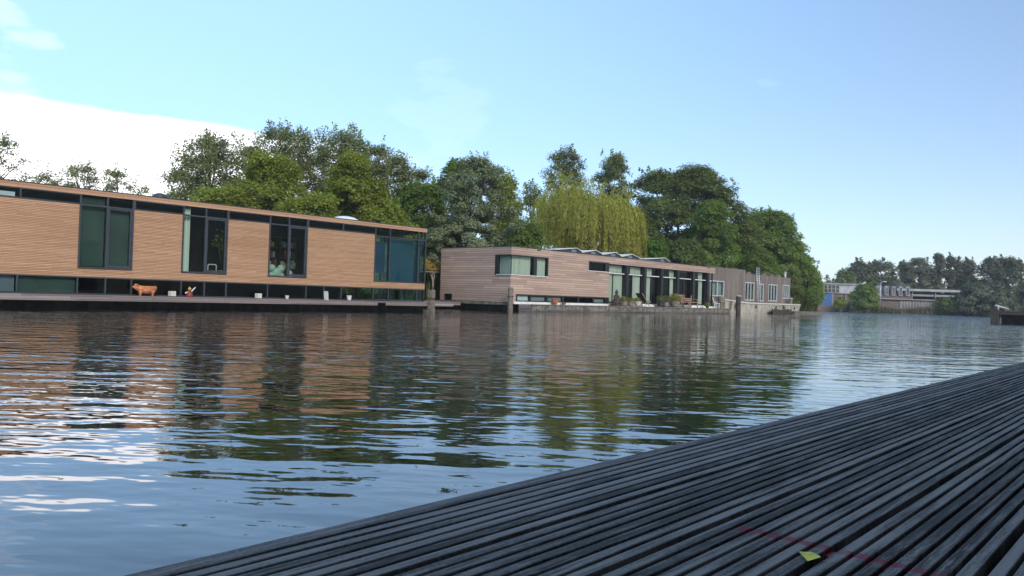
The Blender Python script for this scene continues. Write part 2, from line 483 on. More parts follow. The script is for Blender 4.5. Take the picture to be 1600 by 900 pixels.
def leaves(P, Nn, size, rng, aspect=.55):
    """leaf-shaped quads at P facing Nn"""
    n = len(P)
    Nn = Nn/(np.linalg.norm(Nn, axis=1, keepdims=True)+1e-9)
    a = rng.normal(size=(n, 3)); a -= Nn*np.sum(a*Nn, axis=1, keepdims=True)
    a /= np.linalg.norm(a, axis=1, keepdims=True)+1e-9
    b = np.cross(Nn, a)
    s = size*rng.uniform(.6, 1.35, (n, 1))
    return np.stack([P-a*s*.6, P+b*s*aspect*.6-a*s*.05, P+a*s*.6, P-b*s*aspect*.6-a*s*.05], axis=1)

# ------------------------------------------------------------------ setting: water, land
g = 900
MB().add([(-g, -g, 0), (g, -g, 0), (g, g, 0), (-g, g, 0)], [(0, 1, 2, 3)]).build('water', 'water')['kind'] = 'structure'

def land(name, outline, z0, z1, inset):
    """a bank: sloping edge from below the water up to flat ground; outline counter-clockwise"""
    n = len(outline); P = [Vector((x, y)) for x, y in outline]
    inn = []
    for i in range(n):
        d1 = (P[i]-P[i-1]).normalized(); d2 = (P[(i+1) % n]-P[i]).normalized()
        nn = Vector((-(d1+d2).y, (d1+d2).x)).normalized()
        inn.append(P[i]+nn*inset)
    vs = [(p.x, p.y, z0) for p in P]+[(p.x, p.y, z1) for p in inn]
    fs = [(i, (i+1) % n, (i+1) % n+n, i+n) for i in range(n)]+[tuple(range(n, 2*n))]
    o = MB().add(vs, fs).build(name, 'ground'); o['kind'] = 'structure'
    return o
land('island_bank', [(-160, 36.5), (20, 36.5), (60, 37), (84, 35.5), (97, 35), (101, 40), (98, 52), (70, 66), (20, 78), (-160, 90)], -.3, .55, 2.5)
land('far_bank', [(118, 100), (147, 56), (158, 42), (171, 27), (190, 0), (240, -70), (880, -500), (880, 880), (-600, 880), (-600, 300)], -.3, .6, 1.2)

# ------------------------------------------------------------------ near deck (ribbed boards)
dk = thing('ribbed_deck', 'dark grey ribbed timber deck running along the near edge of the water', 'deck', (0, 0, .42))
mb = MB(); ys = 1.044; rows = []
mbs = MB()
def rib(y1, y0):
    x0, x1 = -2.5, 16.; e = .0012
    prof = [(y0, -.022), (y0, -e), (y0+e, 0), (y1-e, 0), (y1, -e), (y1, -.022)]
    mbs.prism([(y, z+.42) for y, z in prof], 'x', x0, x1)
y = 1.044
rib(y, y-.036); y -= .0453
k = 0
base = []
top = 1.044
while y > -1.6:
    for i in range(7):
        rib(y, y-.0192); y -= .0265
    base.append((top, y+.0075)); 
    y -= .0075; top = y
for a, b in base:
    mb.box(-2.5, 16., b, a, .385, .399)
mbs.build('rib', 'decking', dk).name = 'ribbed_board'
mb.build('board_base', 'black', dk)
MB().box(-2.5, 16., 1.0, 1.036, .20, .384).build('edge_beam', 'black', dk)
MB().box(-2.5, 16., -1.6, .8, -.3, .384).build('float_body', 'hull', dk)
MB().box(1.228, 1.258, .325, .575, .3995, .4125).build('red_batten', 'redwood', dk)  # dark red strip added under the line so the grooves show red
yl = MB()
c = Vector((1.168, .430, .4235))
pts = [(0, 0), (.012, .007), (.024, .009), (.036, .004), (.042, 0), (.034, -.006), (.02, -.009), (.008, -.006)]
yl.add([(c.x-.02+u*1.15, c.y+v*1.9+u*.3, c.z+abs(v)*.35+.002*math.sin(u*150)) for u, v in pts], [tuple(range(len(pts)))])
M['leafyellow'] = plain('leaf_yellow', (.72, .60, .06), .6, .2, 60)  # flat yellow spot with a leaf outline on the deck
lf = yl.build('fallen_leaf', 'leafyellow'); tag(lf, 'small yellow leaf lying on the dark ribbed deck beside the red line', 'leaf')  # category goes by the leaf outline of the spot

own = thing('dark_houseboat', 'dark clad houseboat on whose ribbed deck the photo was taken', 'houseboat', (5, -3, .42))
MB().box(-7, 20, -6.4, -.55, .385, 3.5).build('wall', 'postdark', own)  # plain box out of view, added to keep the deck in shade
MB().box(-7.2, 20.2, -6.6, -.30, 3.503, 3.8).build('roof', 'roof', own)  # roof of the unseen houseboat, also added to shade the deck

d_ = ray(697, 767); wp = Vector(d_*(EYE/-d_[2])); rng = np.random.default_rng(3)
P = rng.normal(size=(60, 3))*np.array([.014, .012, 0])+np.array([wp.x, wp.y, .004])
wd = quadmesh('floating_weed', leaves(P, rng.normal(size=P.shape)*.25+[0, 0, 1], .011, rng), LM['reed']); tag(wd, 'small patch of floating weed on the water near the deck edge', 'water weed', kind='stuff')

# ------------------------------------------------------------------ houseboat with warm slatted walls
Y1 = 28.0
A = thing('slatted_houseboat', 'long low houseboat clad in warm orange slats with tall dark framed windows, at left', 'houseboat', (6, Y1, 0))
XL, XR = -4.0, 24.72
BAYS = [(9.31, 10.19, 11.07), (12.81, 13.69, 14.58), (16.34, 17.23, 18.12)]
EARLY = (3.6, 4.5, 5.4)
BACK = 33.2
# slatted walls
wl = MB()
edges = [XL, EARLY[0], EARLY[2], 9.31, 11.07, 12.81, 14.58, 16.34, 18.12, 21.64]
for i in range(0, len(edges), 2):
    wl.box(edges[i], edges[i+1], Y1, Y1+.14, 1.312, 3.452)
wl.box(XL, XR, Y1-.004, Y1+.14, 1.03, 1.31)
wl.box(XL-.14, XL-.002, Y1, BACK, .5, 3.78)
wl.box(XL, XR-3, BACK, BACK+.14, .5, 3.78)
wl.build('slatted_wall', 'slats', A)
rf = MB().box(XL-.16, XR+.03, Y1-.03, BACK+.16, 3.785, 3.965).build('roof', 'fascia', A)
MB().box(XL-.17, XR+.045, Y1-.045, BACK+.17, 3.967, 3.995).build('roof_trim', 'frame', rf)
MB().box(XL, XR-.3, Y1+.3, BACK-.2, 3.99, 4.02).build('roof_felt', 'roof', rf)
# interior
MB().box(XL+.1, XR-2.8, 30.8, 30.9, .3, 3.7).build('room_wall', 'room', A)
fl = MB().box(XL+.1, XR-.1, Y1+.16, BACK-.05, 1.18, 1.27)
fl.box(XL+.1, XR-.1, Y1+.16, BACK-.05, .28, .40).build('floor', 'floor', A)
MB().box(XL+.1, XR-.1, Y1+.16, BACK-.05, 3.70, 3.775).build('ceiling', 'room', A)

def pane(parent, x0, x1, z0, z1, y, mat='glass'):
    return MB().box(x0, x1, y, y+.012, z0, z1).build('pane', mat, parent)
def cloth(parent, name, x0, x1, z0, z1, y, mat, fold=.09, amp=.025):
    """hanging cloth with folds"""
    n = max(4, int((x1-x0)/fold*6)); m = MB()
    vs = []
    for i in range(n+1):
        x = x0+(x1-x0)*i/n
        d = amp*math.sin((x-x0)/fold*2*math.pi+.7*math.sin(x*9)) if amp else 0
        vs += [(x, y+d, z0), (x, y+d, z1)]
    m.add(vs, [(2*i, 2*i+2, 2*i+3, 2*i+1) for i in range(n)], True)
    return m.build(name, mat, parent)

def bay_window(a, b, c, cornered=False):
    """two tall lights, the right one an opening sash, with a transom over"""
    y0, y1 = Y1-.035, Y1+.09; t = .055
    f = MB()
    f.box(a, a+t, y0, y1, 1.315, 3.78); f.box(c-t, c, y0, y1, 1.315, 3.78)
    f.box(b-t/2, b+t/2, y0, y1, 1.315+t, 3.78)
    f.box(a+t, c-t, y0-.004, y1, 1.315, 1.315+t)
    f.box(a+t, b-t/2, y0+.003, y1, 3.42, 3.475); f.box(b+t/2, c-t, y0+.003, y1, 3.42, 3.475)
    fo = f.build('window', 'frame', A)
    s = MB(); x0, x1, z0, z1 = b+t/2+.004, c-t-.004, 1.375, 3.415; q = .06
    s.box(x0, x0+q, y0+.02, y1+.01, z0, z1); s.box(x1-q, x1, y0+.02, y1+.01, z0, z1)
    s.box(x0+q, x1-q, y0+.02, y1+.01, z0, z0+q+.02); s.box(x0+q, x1-q, y0+.02, y1+.01, z1-q, z1)
    s.build('sash', 'frame', fo)
    pane(fo, a+t, b-t/2, 1.37, 3.42, Y1+.05); pane(fo, x0+q, x1-q, z0+q, z1-q, Y1+.05)
    pane(fo, a+t, b-t/2, 3.475, 3.775, Y1+.05); pane(fo, b+t/2, c-t, 3.475, 3.775, Y1+.05)
    return fo
w0 = bay_window(*EARLY)
w1 = bay_window(*BAYS[0])
cloth(w1, 'blind', 9.37, 10.16, 1.40, 3.76, Y1+.16, 'greenblind', amp=0)
cloth(w1, 'blind', 10.22, 11.0, 1.40, 3.40, Y1+.16, 'greenblind', amp=0)
w2 = bay_window(*BAYS[1])
cloth(w2, 'curtain', 12.87, 13.17, 1.32, 3.77, Y1+.18, 'curtainw', .075, .03)
w3 = bay_window(*BAYS[2])
# corner window
f = MB(); t = .05; y0, y1 = Y1-.03, Y1+.08
for x in (21.64, 22.48, 24.22): f.box(x, x+t, y0, y1, 1.315, 3.78)
f.box(XR-.05, XR, y0, y1, 1.315, 3.78)
f.box(21.64+t, XR-.05, y0-.003, y1, 1.315, 1.355)
f.box(21.64+t, XR-.05, y0+.004, y1-.004, 3.36, 3.41)
f.box(XR-.05, XR, Y1+.1, BACK, 1.315, 1.36); f.box(XR-.05, XR, Y1+.1, BACK, 3.36, 3.41)
for y in (29.7, 31.4, 33.1): f.box(XR-.052, XR+.002, y, y+.06, .5, 3.78)
cw = f.build('corner_window', 'frame', A)
for x0, x1 in ((21.69, 22.48), (22.53, 24.22), (24.27, XR-.05)):
    pane(cw, x0, x1, 1.355, 3.36, Y1+.04, 'glassblue'); pane(cw, x0, x1, 3.41, 3.775, Y1+.04)
MB().box(XR-.03, XR-.018, Y1+.1, BACK, 1.36, 3.36).build('pane', 'glassblue', cw)
MB().box(XR-.03, XR-.018, Y1+.1, BACK, .5, 1.03).build('pane', 'glassblue', cw)
cloth(cw, 'blind', 22.55, 24.2, 1.37, 3.35, Y1+.25, 'tealblind', amp=0)  # teal sheet behind the panes, sky reflection put into its colour
cloth(cw, 'blind', 21.7, 22.47, 1.75, 3.15, Y1+.3, 'blueblind', amp=0)  # deep blue sheets here and below also stand in for reflected sky
cloth(cw, 'blind', 24.28, 24.64, 1.37, 3.2, Y1+.3, 'blueblind', amp=0)
# transom band between the bays
segs = [(XL, EARLY[0]), (EARLY[2], 7.55), (7.55, 9.31), (11.07, 12.81), (14.58, 16.34), (18.12, 19.88), (19.88, 21.64)]
for a, b in segs:
    tb = MB()
    tb.box(a, b, Y1-.02, Y1+.08, 3.455, 3.49); tb.box(a, b, Y1-.02, Y1+.08, 3.752, 3.782)
    tb.box(a, a+.05, Y1-.026, Y1+.08, 3.485, 3.755)
    tbo = tb.build('transom_window', 'frame', A); pane(tbo, a+.05, b, 3.49, 3.752, Y1+.03)
    if b == 7.55: first = tbo
tbo = first
cloth(tbo, 'blind', 6.2, 7.45, 3.5, 3.64, Y1+.1, 'wblind', amp=0)
# low window strip
ls = MB(); mx = [XL, .5, 3.6, 5.4, 7.55, 9.31, 10.19, 11.05, 12.82, 13.7, 14.57, 16.34, 18.12, 19.0, 19.88, 21.62, 22.5, 24.22, XR-.05]
for x in mx: ls.box(x, x+.05, Y1, Y1+.1, .45, 1.026)
ls.box(XL, XR, Y1+.006, Y1+.1, .43, .475); ls.box(XL, XR, Y1+.006, Y1+.1, .99, 1.027)
lso = ls.build('low_window', 'frame', A)
for a, b in zip(mx[:-1], mx[1:]): pane(lso, a+.05, b, .475, .99, Y1+.05, 'glassblue' if a > 21 else 'glass')
cloth(lso, 'blind', 7.62, 9.30, .48, .98, Y1+.14, 'greenblind', amp=0)
cloth(lso, 'blind', 5.45, 7.53, .48, .98, Y1+.14, 'greyblind', amp=0)
# hull and walkway
MB().box(XL-.1, XR-.02, Y1+.02, BACK+.1, -.6, .41).build('hull', 'hull', A)
wk = MB()
wk.box(XL, 25.62, 26.92, Y1+.002, .365, .425)
wk.box(XL, 21.05, 26.885, 26.92, .245, .43); wk.box(21.5, 25.62, 26.885, 26.92, .255, .43)
wko = wk.build('walkway', 'plank', A)
for i in range(24): MB().box(XL+.6+i*1.22, XL+.72+i*1.22, 26.95, Y1+.02, .22, .36).build('bracket', 'hull', wko)
# roof fittings
dm = MB(); c = onY(539, 345, 30.6); 
dm.lathe((c.x, 30.6, 4.0), [(.80, 0), (.80, .10), (.74, .16), (.62, .27), (.42, .36), (.2, .405), (.01, .42)], 24)
MBd = dm.build('skylight_dome', 'dome', rf)
dm = MB(); c = onY(250, 303, 30.6)
dm.lathe((c.x, 30.6, 4.0), [(.13, 0), (.13, .22), (.30, .25), (.30, .30), (.25, .38), (.13, .44), (.01, .46)], 18)
dm.build('roof_vent', 'frame', rf)

# things on the walkway and behind its windows
def pig():
    c = Vector((onY(226, 455, 27.72).x, 27.72, .425))
    o = thing('pig_statue', 'orange terracotta pig statue standing on the walkway before the low windows', 'statue', c)
    m = MB()
    # body profile along x (head towards -x)
    xs = [-.50, -.49, -.44, -.40, -.34, -.26, -.16, -.02, .14, .28, .38, .45, .48]
    zs = [.375, .375, .37, .365, .355, .33, .285, .255, .26, .285, .29, .285, .285]
    rs = [.02, .052, .055, .07, .105, .13, .155, .175, .17, .155, .135, .09, .02]
    m.tube([(c.x+x, c.y, c.z+z) for x, z in zip(xs, zs)], rs, 12)
    for x, y, lean in ((-.2, -.09, .0), (-.16, .09, -.02), (.30, -.09, .05), (.33, .09, .03)):
        m.tube([(c.x+x, c.y+y, c.z+.24), (c.x+x+lean*.3, c.y+y, c.z+.14), (c.x+x-lean*.2, c.y+y, c.z+.08), (c.x+x, c.y+y, c.z+.04), (c.x+x-.01, c.y+y, c.z)], [.08, .065, .042, .036, .042], 8)
    for s in (-1, 1):
        m.tube([(c.x-.31, c.y+s*.07, c.z+.42), (c.x-.34, c.y+s*.10, c.z+.47), (c.x-.385, c.y+s*.105, c.z+.49)], [.05, .04, .006], 6)
    m.tube([(c.x+.46+.05*math.cos(a*.9)-.02, c.y+.02*math.sin(a), c.z+.36+.05*math.sin(a*.9)+.012*a) for a in np.linspace(-.8, 6.5, 16)], [.016]*15+[.006], 6)
    m.build('body', 'pig', o)
    o.scale = (.84, .84, .84)
    for s in (-1, 1): MB().ball((c.x-.385, c.y+s*.062, c.z+.405), .013, 8, 6).build('eye', 'black', o)
pig()
def cube_lamp(px, w, label):
    c = onY(px, 455, 27.8)
    o = thing('cube_lamp', label, 'lamp', (c.x, 27.8, .425), .25, 'white cubes on the walkway')
    MB().box(-w/2, w/2, -w/2, w/2, .012, w).build('shade', 'cube', o, local=True, bevel=.015)
    MB().box(-w*.42, w*.42, -w*.42, w*.42, 0, .012).build('base', 'black', o, local=True)
cube_lamp(269, .20, 'cream white cube lamp on the walkway just right of the orange pig')
cube_lamp(404, .20, 'white cube lamp on the walkway below the wall left of the third tall window')
def gnome():
    c = onY(296, 459, 27.75)
    o = thing('garden_figure', 'small red garden figure with raised arm and yellow hat on the walkway', 'figurine', (c.x, 27.75, .425)); o.scale = (.8, .8, .8)
    MB().lathe((0, 0, 0), [(.15, 0), (.16, .03), (.14, .14), (.10, .24), (.06, .28)], 12).build('body', 'red', o, local=True)
    m = MB().ball((0, 0, .34), .075, 10, 8); m.build('head', 'terracotta', o, local=True)
    MB().lathe((0, 0, .37), [(.085, 0), (.08, .02), (.03, .07), (.005, .12)], 10).build('hat', 'yellow', o, local=True)
    m = MB(); m.tube([(-.08, 0, .22), (-.17, -.03, .20), (-.22, -.05, .17)], [.035, .03, .025], 7); m.tube([(.07, 0, .23), (.16, 0, .34), (.27, 0, .46)], [.035, .028, .02], 7)
    m.build('arm', 'white', o, local=True)
gnome()
def pot(px, Y, z, r, h, mat, label, group=None, flare=1.25, name='plant_pot', plant=0, pm='potleaf', pr=.3, seed=1):
    c = onY(px, 450, Y)
    o = thing(name, label, 'pot' if not plant else 'potted plant', (c.x, Y, z), 0, group)
    MB().lathe((0, 0, 0), [(r*.7, 0), (r*.9, h*.25), (r*flare*.86, h*.7), (r*flare*.9, h*.9), (r*flare*.98, h*.92), (r*flare*.98, h), (r*flare*.8, h), (r*flare*.75, h*.93)], 18).build('pot', mat, o, local=True)
    if plant:
        rng = np.random.default_rng(seed)
        P = rng.normal(size=(plant, 3)); P /= np.linalg.norm(P, axis=1, keepdims=True)
        P *= (rng.uniform(.2, 1, (plant, 1))**.4)*pr*np.array([1.15, 1, .75])
        Nn = P+rng.normal(size=P.shape)*.25*pr+np.array([0, 0, .3*pr])
        P[:, 2] += h+pr*.42
        P[:, 2] = np.maximum(P[:, 2], h*.9)
        V = leaves(P, Nn, .085, rng)
        ob = quadmesh('foliage', V, LM[pm]); ob.parent = o
    return o
pot(449, 27.8, .425, .07, .15, 'white', 'tiny white beaker on the walkway right of the white cube', name='white_beaker')
pot(546, 27.8, .425, .10, .22, 'white', 'white goblet shaped pot on the walkway near the corner window', name='white_pot')
o = thing('leaning_picture', 'pale green picture leaning on the low window right of the third bay', 'picture', (onY(510, 460, 27.9).x, 27.9, .425))
MB().prism([(-.02, 0), (.0, 0), (.06, .36), (.04, .36)], 'x', -.085, .085).build('board', 'picture', o, local=True)
m = MB(); m.box(-.155, -.14, -.022, .0, 0, .0); 
fm = MB()
for a, b in ((-.105, -.086), (.086, .105)): fm.prism([(-.025, 0), (.005, 0), (.065, .375), (.035, .375)], 'x', a, b)
fm.prism([(.034, .361), (.062, .361), (.065, .375), (.035, .375)], 'x', -.09, .09)
fm.build('picture_frame', 'offwhite', o, local=True)
# plush shape behind the third tall window
c = onY(431, 430, 28.4)
o = thing('plush_cushion', 'pale mint balloon shaped plush with two round ears behind the third tall window', 'cushion', (c.x, 28.4, 1.27))
MB().ball((0, 0, .20), .24, 16, 12, (1.05, .7, .95)).ball((-.21, 0, .40), .165, 14, 10).ball((.22, 0, .40), .165, 14, 10).ball((-.22, 0, .1), .15, 12, 8).ball((.23, 0, .1), .15, 12, 8).build('body', 'mint', o, local=True)
c = onY(453.5, 432, 28.35)
o = thing('white_card', 'upright white card behind the third tall window beside the mint plush', 'card', (c.x, 28.35, 1.27))
MB().box(-.055, .055, 0, .02, 0, .33).build('card', 'white', o, local=True); MB().box(-.06, .06, .02, .10, 0, .015).build('foot', 'white', o, local=True)
o = thing('bookshelf', 'open shelf with books in the room behind the third tall window', 'shelf', (17.9, 29.9, 1.27))
m = MB()
for z in (.0, .45, .9, 1.35, 1.8): m.box(-.65, .9, 0, .3, z, z+.03)
for x in (-.68, .1, .9): m.box(x, x+.03, 0, .3, 0, 1.83)
m.build('rack', 'floor', o, local=True)
rnd = random.Random(4); ks = ['picture', 'curtaing', 'yellow', 'red', 'blueblind', 'offwhite', 'terracotta', 'mint']
for z in (.03, .48, .93, 1.38):
    x = -.62
    while x < .85:
        wd_ = rnd.uniform(.05, .13)
        if not (.02 < x+wd_ < .22) and rnd.random() < .75: MB().box(x, x+wd_*.85, .03, .25, z, z+rnd.uniform(.2, .36)).build('book', rnd.choice(ks), o, local=True)
        x += wd_
# chair and plant behind the second tall window
c = onY(331, 428, 28.5)
o = thing('tubular_chair', 'chair back of bent white tube behind the second tall window', 'chair', (c.x, 28.5, 1.27))
ar = [(-.17, 0, 0), (-.17, 0, .36)]+[(-.17+.06*(1-math.cos(a)), 0, .36+.06*math.sin(a)) for a in (.5, 1., 1.57)]+[(.11+.06*math.sin(a), 0, .36+.06*math.cos(a)) for a in (0, .5, 1.)]+[(.17, 0, .36), (.17, 0, 0)]
MB().tube(ar, .022, 8).build('back_frame', 'white', o, local=True)
MB().box(-.19, .19, .02, .40, .10, .14).build('seat', 'floor', o, local=True)
for x, y in ((-.17, .37), (.17, .37)): MB().tube([(x, y, 0), (x, y, .1)], .018, 6).build('leg', 'white', o, local=True)
c = onY(347, 430, 28.6)
o = thing('indoor_plant', 'thin green plant in a yellow pot behind the second tall window', 'plant', (c.x, 28.6, 1.27))
MB().lathe((0, 0, 0), [(.09, 0), (.12, .2), (.12, .22), (.1, .22)], 12).build('pot', 'yellow', o, local=True)
rng = np.random.default_rng(5)
m = MB(); 
for k in range(6):
    a = k*1.1; m.tube([(0, 0, .2), (.08*math.cos(a), .05*math.sin(a), .6), (.25*math.cos(a), .12*math.sin(a), 1.0+.12*k)], [.012, .01, .005], 5)
m.build('stem', LM['mid'], o, local=True)
P = np.concatenate([np.array([[.25*math.cos(k*1.1), .12*math.sin(k*1.1), 1.0+.12*k]])+rng.normal(size=(26, 3))*np.array([.12, .08, .15]) for k in range(6)])
ob = quadmesh('foliage', leaves(P, rng.normal(size=P.shape)+[0, -.6, .5], .13, rng), LM['mid']); ob.parent = o

# ------------------------------------------------------------------ shed with a green roof between the boats
sh = thing('green_roof_shed', 'low dark shed with a red and green planted roof between the two houseboats', 'shed', (30.5, 37, 0))
SY = 5.2; xa = onY(654, 425, 36.6).x; xb = onY(700, 425, 36.6).x
z_e = onY(676, 425.5, 36.6).z; z_t = onY(676, 402, 36.6).z+.1
MB().box(xa+.3, xb-.1, 39.2, 39.3, .3, z_e-.022).box(xa+.2, xa+.298, 36.9, 39.3, .3, z_e-.022).build('wall', 'shed', sh)
MB().box(xa, xb, 36.5, 39.8, z_e-.02, z_e+.07).build('roof', 'post', sh)
rng = np.random.default_rng(11)
n = 6200
P = np.stack([rng.uniform(xa, xb, n), rng.uniform(36.5, 39.7, n), np.zeros(n)], 1)
def mound(x, y): return (z_t-z_e-.15)*np.clip(1-((y-38.6)/2.0)**2*.8, .1, 1)*(1+.10*np.sin(x*3.1)+.08*np.sin(y*5+x))
P[:, 2] = z_e+.06+mound(P[:, 0], P[:, 1])*rng.uniform(.65, 1.03, n)
ob = quadmesh('planting', leaves(P, rng.normal(size=P.shape)*.7+[0, -.6, 1], .13, rng), M['sedum'], sh)
gx = MB(); nx, ny = 26, 12; vs = []
for i in range(nx+1):
    for j in range(ny+1):
        x = xa+(xb-xa)*i/nx; yy = 36.5+3.2*j/ny
        vs.append((x, yy, z_e+.07+.85*float(mound(x, yy))))
gx.add(vs, [(i*(ny+1)+j, (i+1)*(ny+1)+j, (i+1)*(ny+1)+j+1, i*(ny+1)+j+1) for i in range(nx) for j in range(ny)], True).build('substrate', 'sedum', sh)
MB().box(25.75, 32.6, 33.6, 37.2, .2, .40).build('jetty', 'plank', sh)

# ------------------------------------------------------------------ mooring posts
def mooring(px, Y, r, zt, mat, label, group='mooring posts along the houseboats', cap=None, square=False, seed=0):
    c = onY(px, 470, Y); o = thing('mooring_post', label, 'mooring post', (c.x, Y, 0), .2, group)
    rnd = random.Random(seed)
    m = MB()
    m.tube([(0, 0, -.8), (.01, 0, 0), (0, .01, zt*.5), (.012, 0, zt-.03), (.012, 0, zt)], [r, r, r*.98, r*.95, r*.85], 4 if square else 12, smooth=not square)
    m.build('pile', mat, o, local=True)
    if cap: MB().lathe((.012, 0, zt), [(r*1.15, 0), (r*1.15, .05), (r*.9, .07)], 12).build('cap', cap, o, local=True)
    MB().tube([(r*1.03*math.cos(a), r*1.03*math.sin(a), zt*.62+.02*math.sin(a)) for a in np.linspace(0, 2*math.pi, 14)], .02, 6).build('rope', 'black', o, local=True)
    return o
mooring(674, 26.75, .18, 1.02, 'post', 'thick square grey mooring post at the right end of the slatted houseboat walkway', square=True)
mooring(797.5, 29.55, .16, 1.35, 'post', 'weathered mooring post at the near corner of the pink brown houseboat', seed=2)
mooring(1128/4.444+900, 29.3, .21, 1.46, 'postdark', 'dark brown mooring post with pale cap before the cream hull', cap='creamtop')
mooring(1010/4.444+900, 29.5, .30, 1.42, 'post', 'broad grey mooring post at the right end of the terrace', seed=3)
mooring(1489/4.444+900, 30.6, .2, 1.5, 'post', 'grey mooring post at the far end of the cream hull', cap='creamtop', seed=4)
# driftwood on the first post
c = onY(676, 448, 26.75)
dw = MB(); b = Vector((c.x, 26.75, 1.0))
dw.tube([b, b+Vector((.02, 0, .3)), b+Vector((-.03, 0, .55)), b+Vector((-.14, .02, .78))], [.06, .05, .045, .012], 7)
dw.tube([b+Vector((.0, 0, .4)), b+Vector((.09, 0, .62)), b+Vector((.07, 0, .85))], [.045, .035, .01], 7)
dw.tube([b+Vector((-.02, 0, .52)), b+Vector((.01, .03, .75)), b+Vector((-.03, .03, .98))], [.035, .025, .008], 7)
o = dw.build('driftwood', 'post'); tag(o, 'pale forked driftwood standing on the square mooring post', 'driftwood')

# ------------------------------------------------------------------ houseboat with wide weathered boards
Y2 = 30.0
B = thing('boarded_houseboat', 'long houseboat clad in wide pinkish brown boards with corner window and glazed front', 'houseboat', (33.1, Y2, 0))
X0, X9, B2 = 33.1, 58.1, 36.0
wl = MB(); d = .14; zt = 3.78
wl.box(36.5, 40.68, Y2, Y2+d, .972, zt-.05)            # between corner window and high window
wl.box(X0, 36.5, Y2, Y2+d, 3.29, zt-.05); wl.box(X0, 36.5, Y2, Y2+d, .972, 2.09)
wl.box(40.68, 43.02, Y2, Y2+d, 3.32, zt-.05); wl.box(40.68, 43.02, Y2, Y2+d, .972, 2.68)
wl.box(43.02, X9, Y2, Y2+d, 3.27, zt-.05)
wl.box(X0, 33.6, Y2, Y2+d, .5, .97)
# end wall
wl.box(X0, X0+d, Y2+d, 31.27, .5, 2.09); wl.box(X0, X0+d, Y2+d, 31.27, 3.29, zt-.05)
wl.box(X0, X0+d, 31.27, 34.9, .5, zt-.05); wl.box(X0, X0+d, 34.9, 35.6, .9, zt-.05); wl.box(X0, X0+d, 35.6, B2, .5, zt-.05)
wl.box(X0+d, X9, B2-d, B2, .5, zt-.05)
wl.build('boarded_wall', 'boards', B)
rf2 = MB().box(X0-.012, X9+.012, Y2-.012, B2+.012, zt-.048, zt).build('roof', 'roof', B)
MB().box(X0+.02, X9-.02, Y2+.15, B2-.15, zt-.2, zt-.05).build('ceiling', 'room', rf2)
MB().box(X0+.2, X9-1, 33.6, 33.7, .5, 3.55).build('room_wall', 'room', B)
MB().box(X0+.2, 57.1, Y2+.2, 33.6, .40, .56).build('floor', 'floor', B)
MB().box(57.05, 57.3, Y2+.3, B2, .5, 3.3).build('end_pier', 'black', B)
# corner window
f = MB(); t = .07
f.box(X0+.0, 36.5, Y2-.02, Y2+.12, 2.095, 2.13); f.box(X0+.0, 36.5, Y2-.02, Y2+.12, 3.215, 3.285)
f.box(36.43, 36.5, Y2-.016, Y2+.12, 2.13, 3.215); f.box(35.12, 35.42, Y2-.016, Y2+.12, 2.13, 3.215)
f.box(X0-.02, X0+.12, Y2+.122, 31.27, 2.095, 2.13); f.box(X0-.02, X0+.12, Y2+.122, 31.27, 3.215, 3.285)
f.box(X0-.016, X0+.12, 31.02, 31.27, 2.13, 3.215)
f.box(X0+.0, X0+.03, Y2+.0, Y2+.03, 2.13, 3.215)
cwo = f.build('corner_window', 'black', B)
MB().box(X0-.05, 36.46, Y2-.06, Y2-.02, 2.085, 2.125).box(X0-.06, X0-.02, Y2-.02, 31.1, 2.085, 2.125).build('sill', 'white', cwo)
pane(cwo, X0+.03, 35.12, 2.13, 3.215, Y2+.06); pane(cwo, 35.42, 36.43, 2.13, 3.215, Y2+.06)
MB().box(X0+.06, X0+.072, Y2+.03, 31.02, 2.13, 3.215).build('pane', 'glass', cwo)
cloth(cwo, 'curtain', X0+.25, 35.0, 2.12, 3.28, Y2+.2, 'curtain', .12, .03)
cloth(cwo, 'curtain', 35.5, 36.4, 2.12, 3.28, Y2+.2, 'curtain', .12, .03)
m = MB(); vs = []
for i in range(31): vs += [(X0+.22+.02*math.sin(i*1.9), Y2+.2+i*.034, 2.12), (X0+.22+.02*math.sin(i*1.9), Y2+.2+i*.034, 3.28)]
m.add(vs, [(2*i, 2*i+2, 2*i+3, 2*i+1) for i in range(30)], True).build('curtain', 'curtain', cwo)
# high window
f = MB(); f.box(40.69, 43.0, Y2-.015, Y2+.12, 3.245, 3.315); f.box(40.69, 40.78, Y2-.011, Y2+.12, 2.72, 3.245); f.box(42.55, 43.0, Y2-.011, Y2+.12, 2.72, 3.245)
f.box(40.69, 43.0, Y2-.015, Y2+.12, 2.685, 2.72)
hw = f.build('high_window', 'black', B)
pane(hw, 40.78, 42.55, 2.72, 3.245, Y2+.07); MB().box(40.6, 43.05, Y2-.07, Y2-.017, 2.66, 2.70).build('sill', 'white', hw)
# low windows
f = MB(); f.box(33.6, 43.1, Y2+.02, Y2+.12, .90, .969); f.box(33.6, 43.1, Y2+.02, Y2+.12, .56, .60)
for x in (33.6, 34.84, 36.43, 38.02, 39.62, 41.25, 42.65): f.box(x, x+.16 if x < 42 else 43.1, Y2+.02, Y2+.12, .60, .90)
lw = f.build('low_window', 'black', B)
xs = [33.76, 35.0, 36.59, 38.18, 39.78, 41.41]; xe = [34.84, 36.43, 38.02, 39.62, 41.25, 42.65]
for a, b in zip(xs, xe): pane(lw, a, b, .60, .90, Y2+.08)
cloth(lw, 'blind', 33.78, 34.82, .61, .90, Y2+.13, 'wblind', amp=0)
cloth(lw, 'blind', 35.1, 36.4, .61, .86, Y2+.14, 'curtaing', amp=0)
cloth(lw, 'blind', 36.62, 38.0, .61, .86, Y2+.14, 'curtaing', amp=0)
cloth(lw, 'blind', 41.45, 42.6, .61, .84, Y2+.14, 'curtaing', amp=0)
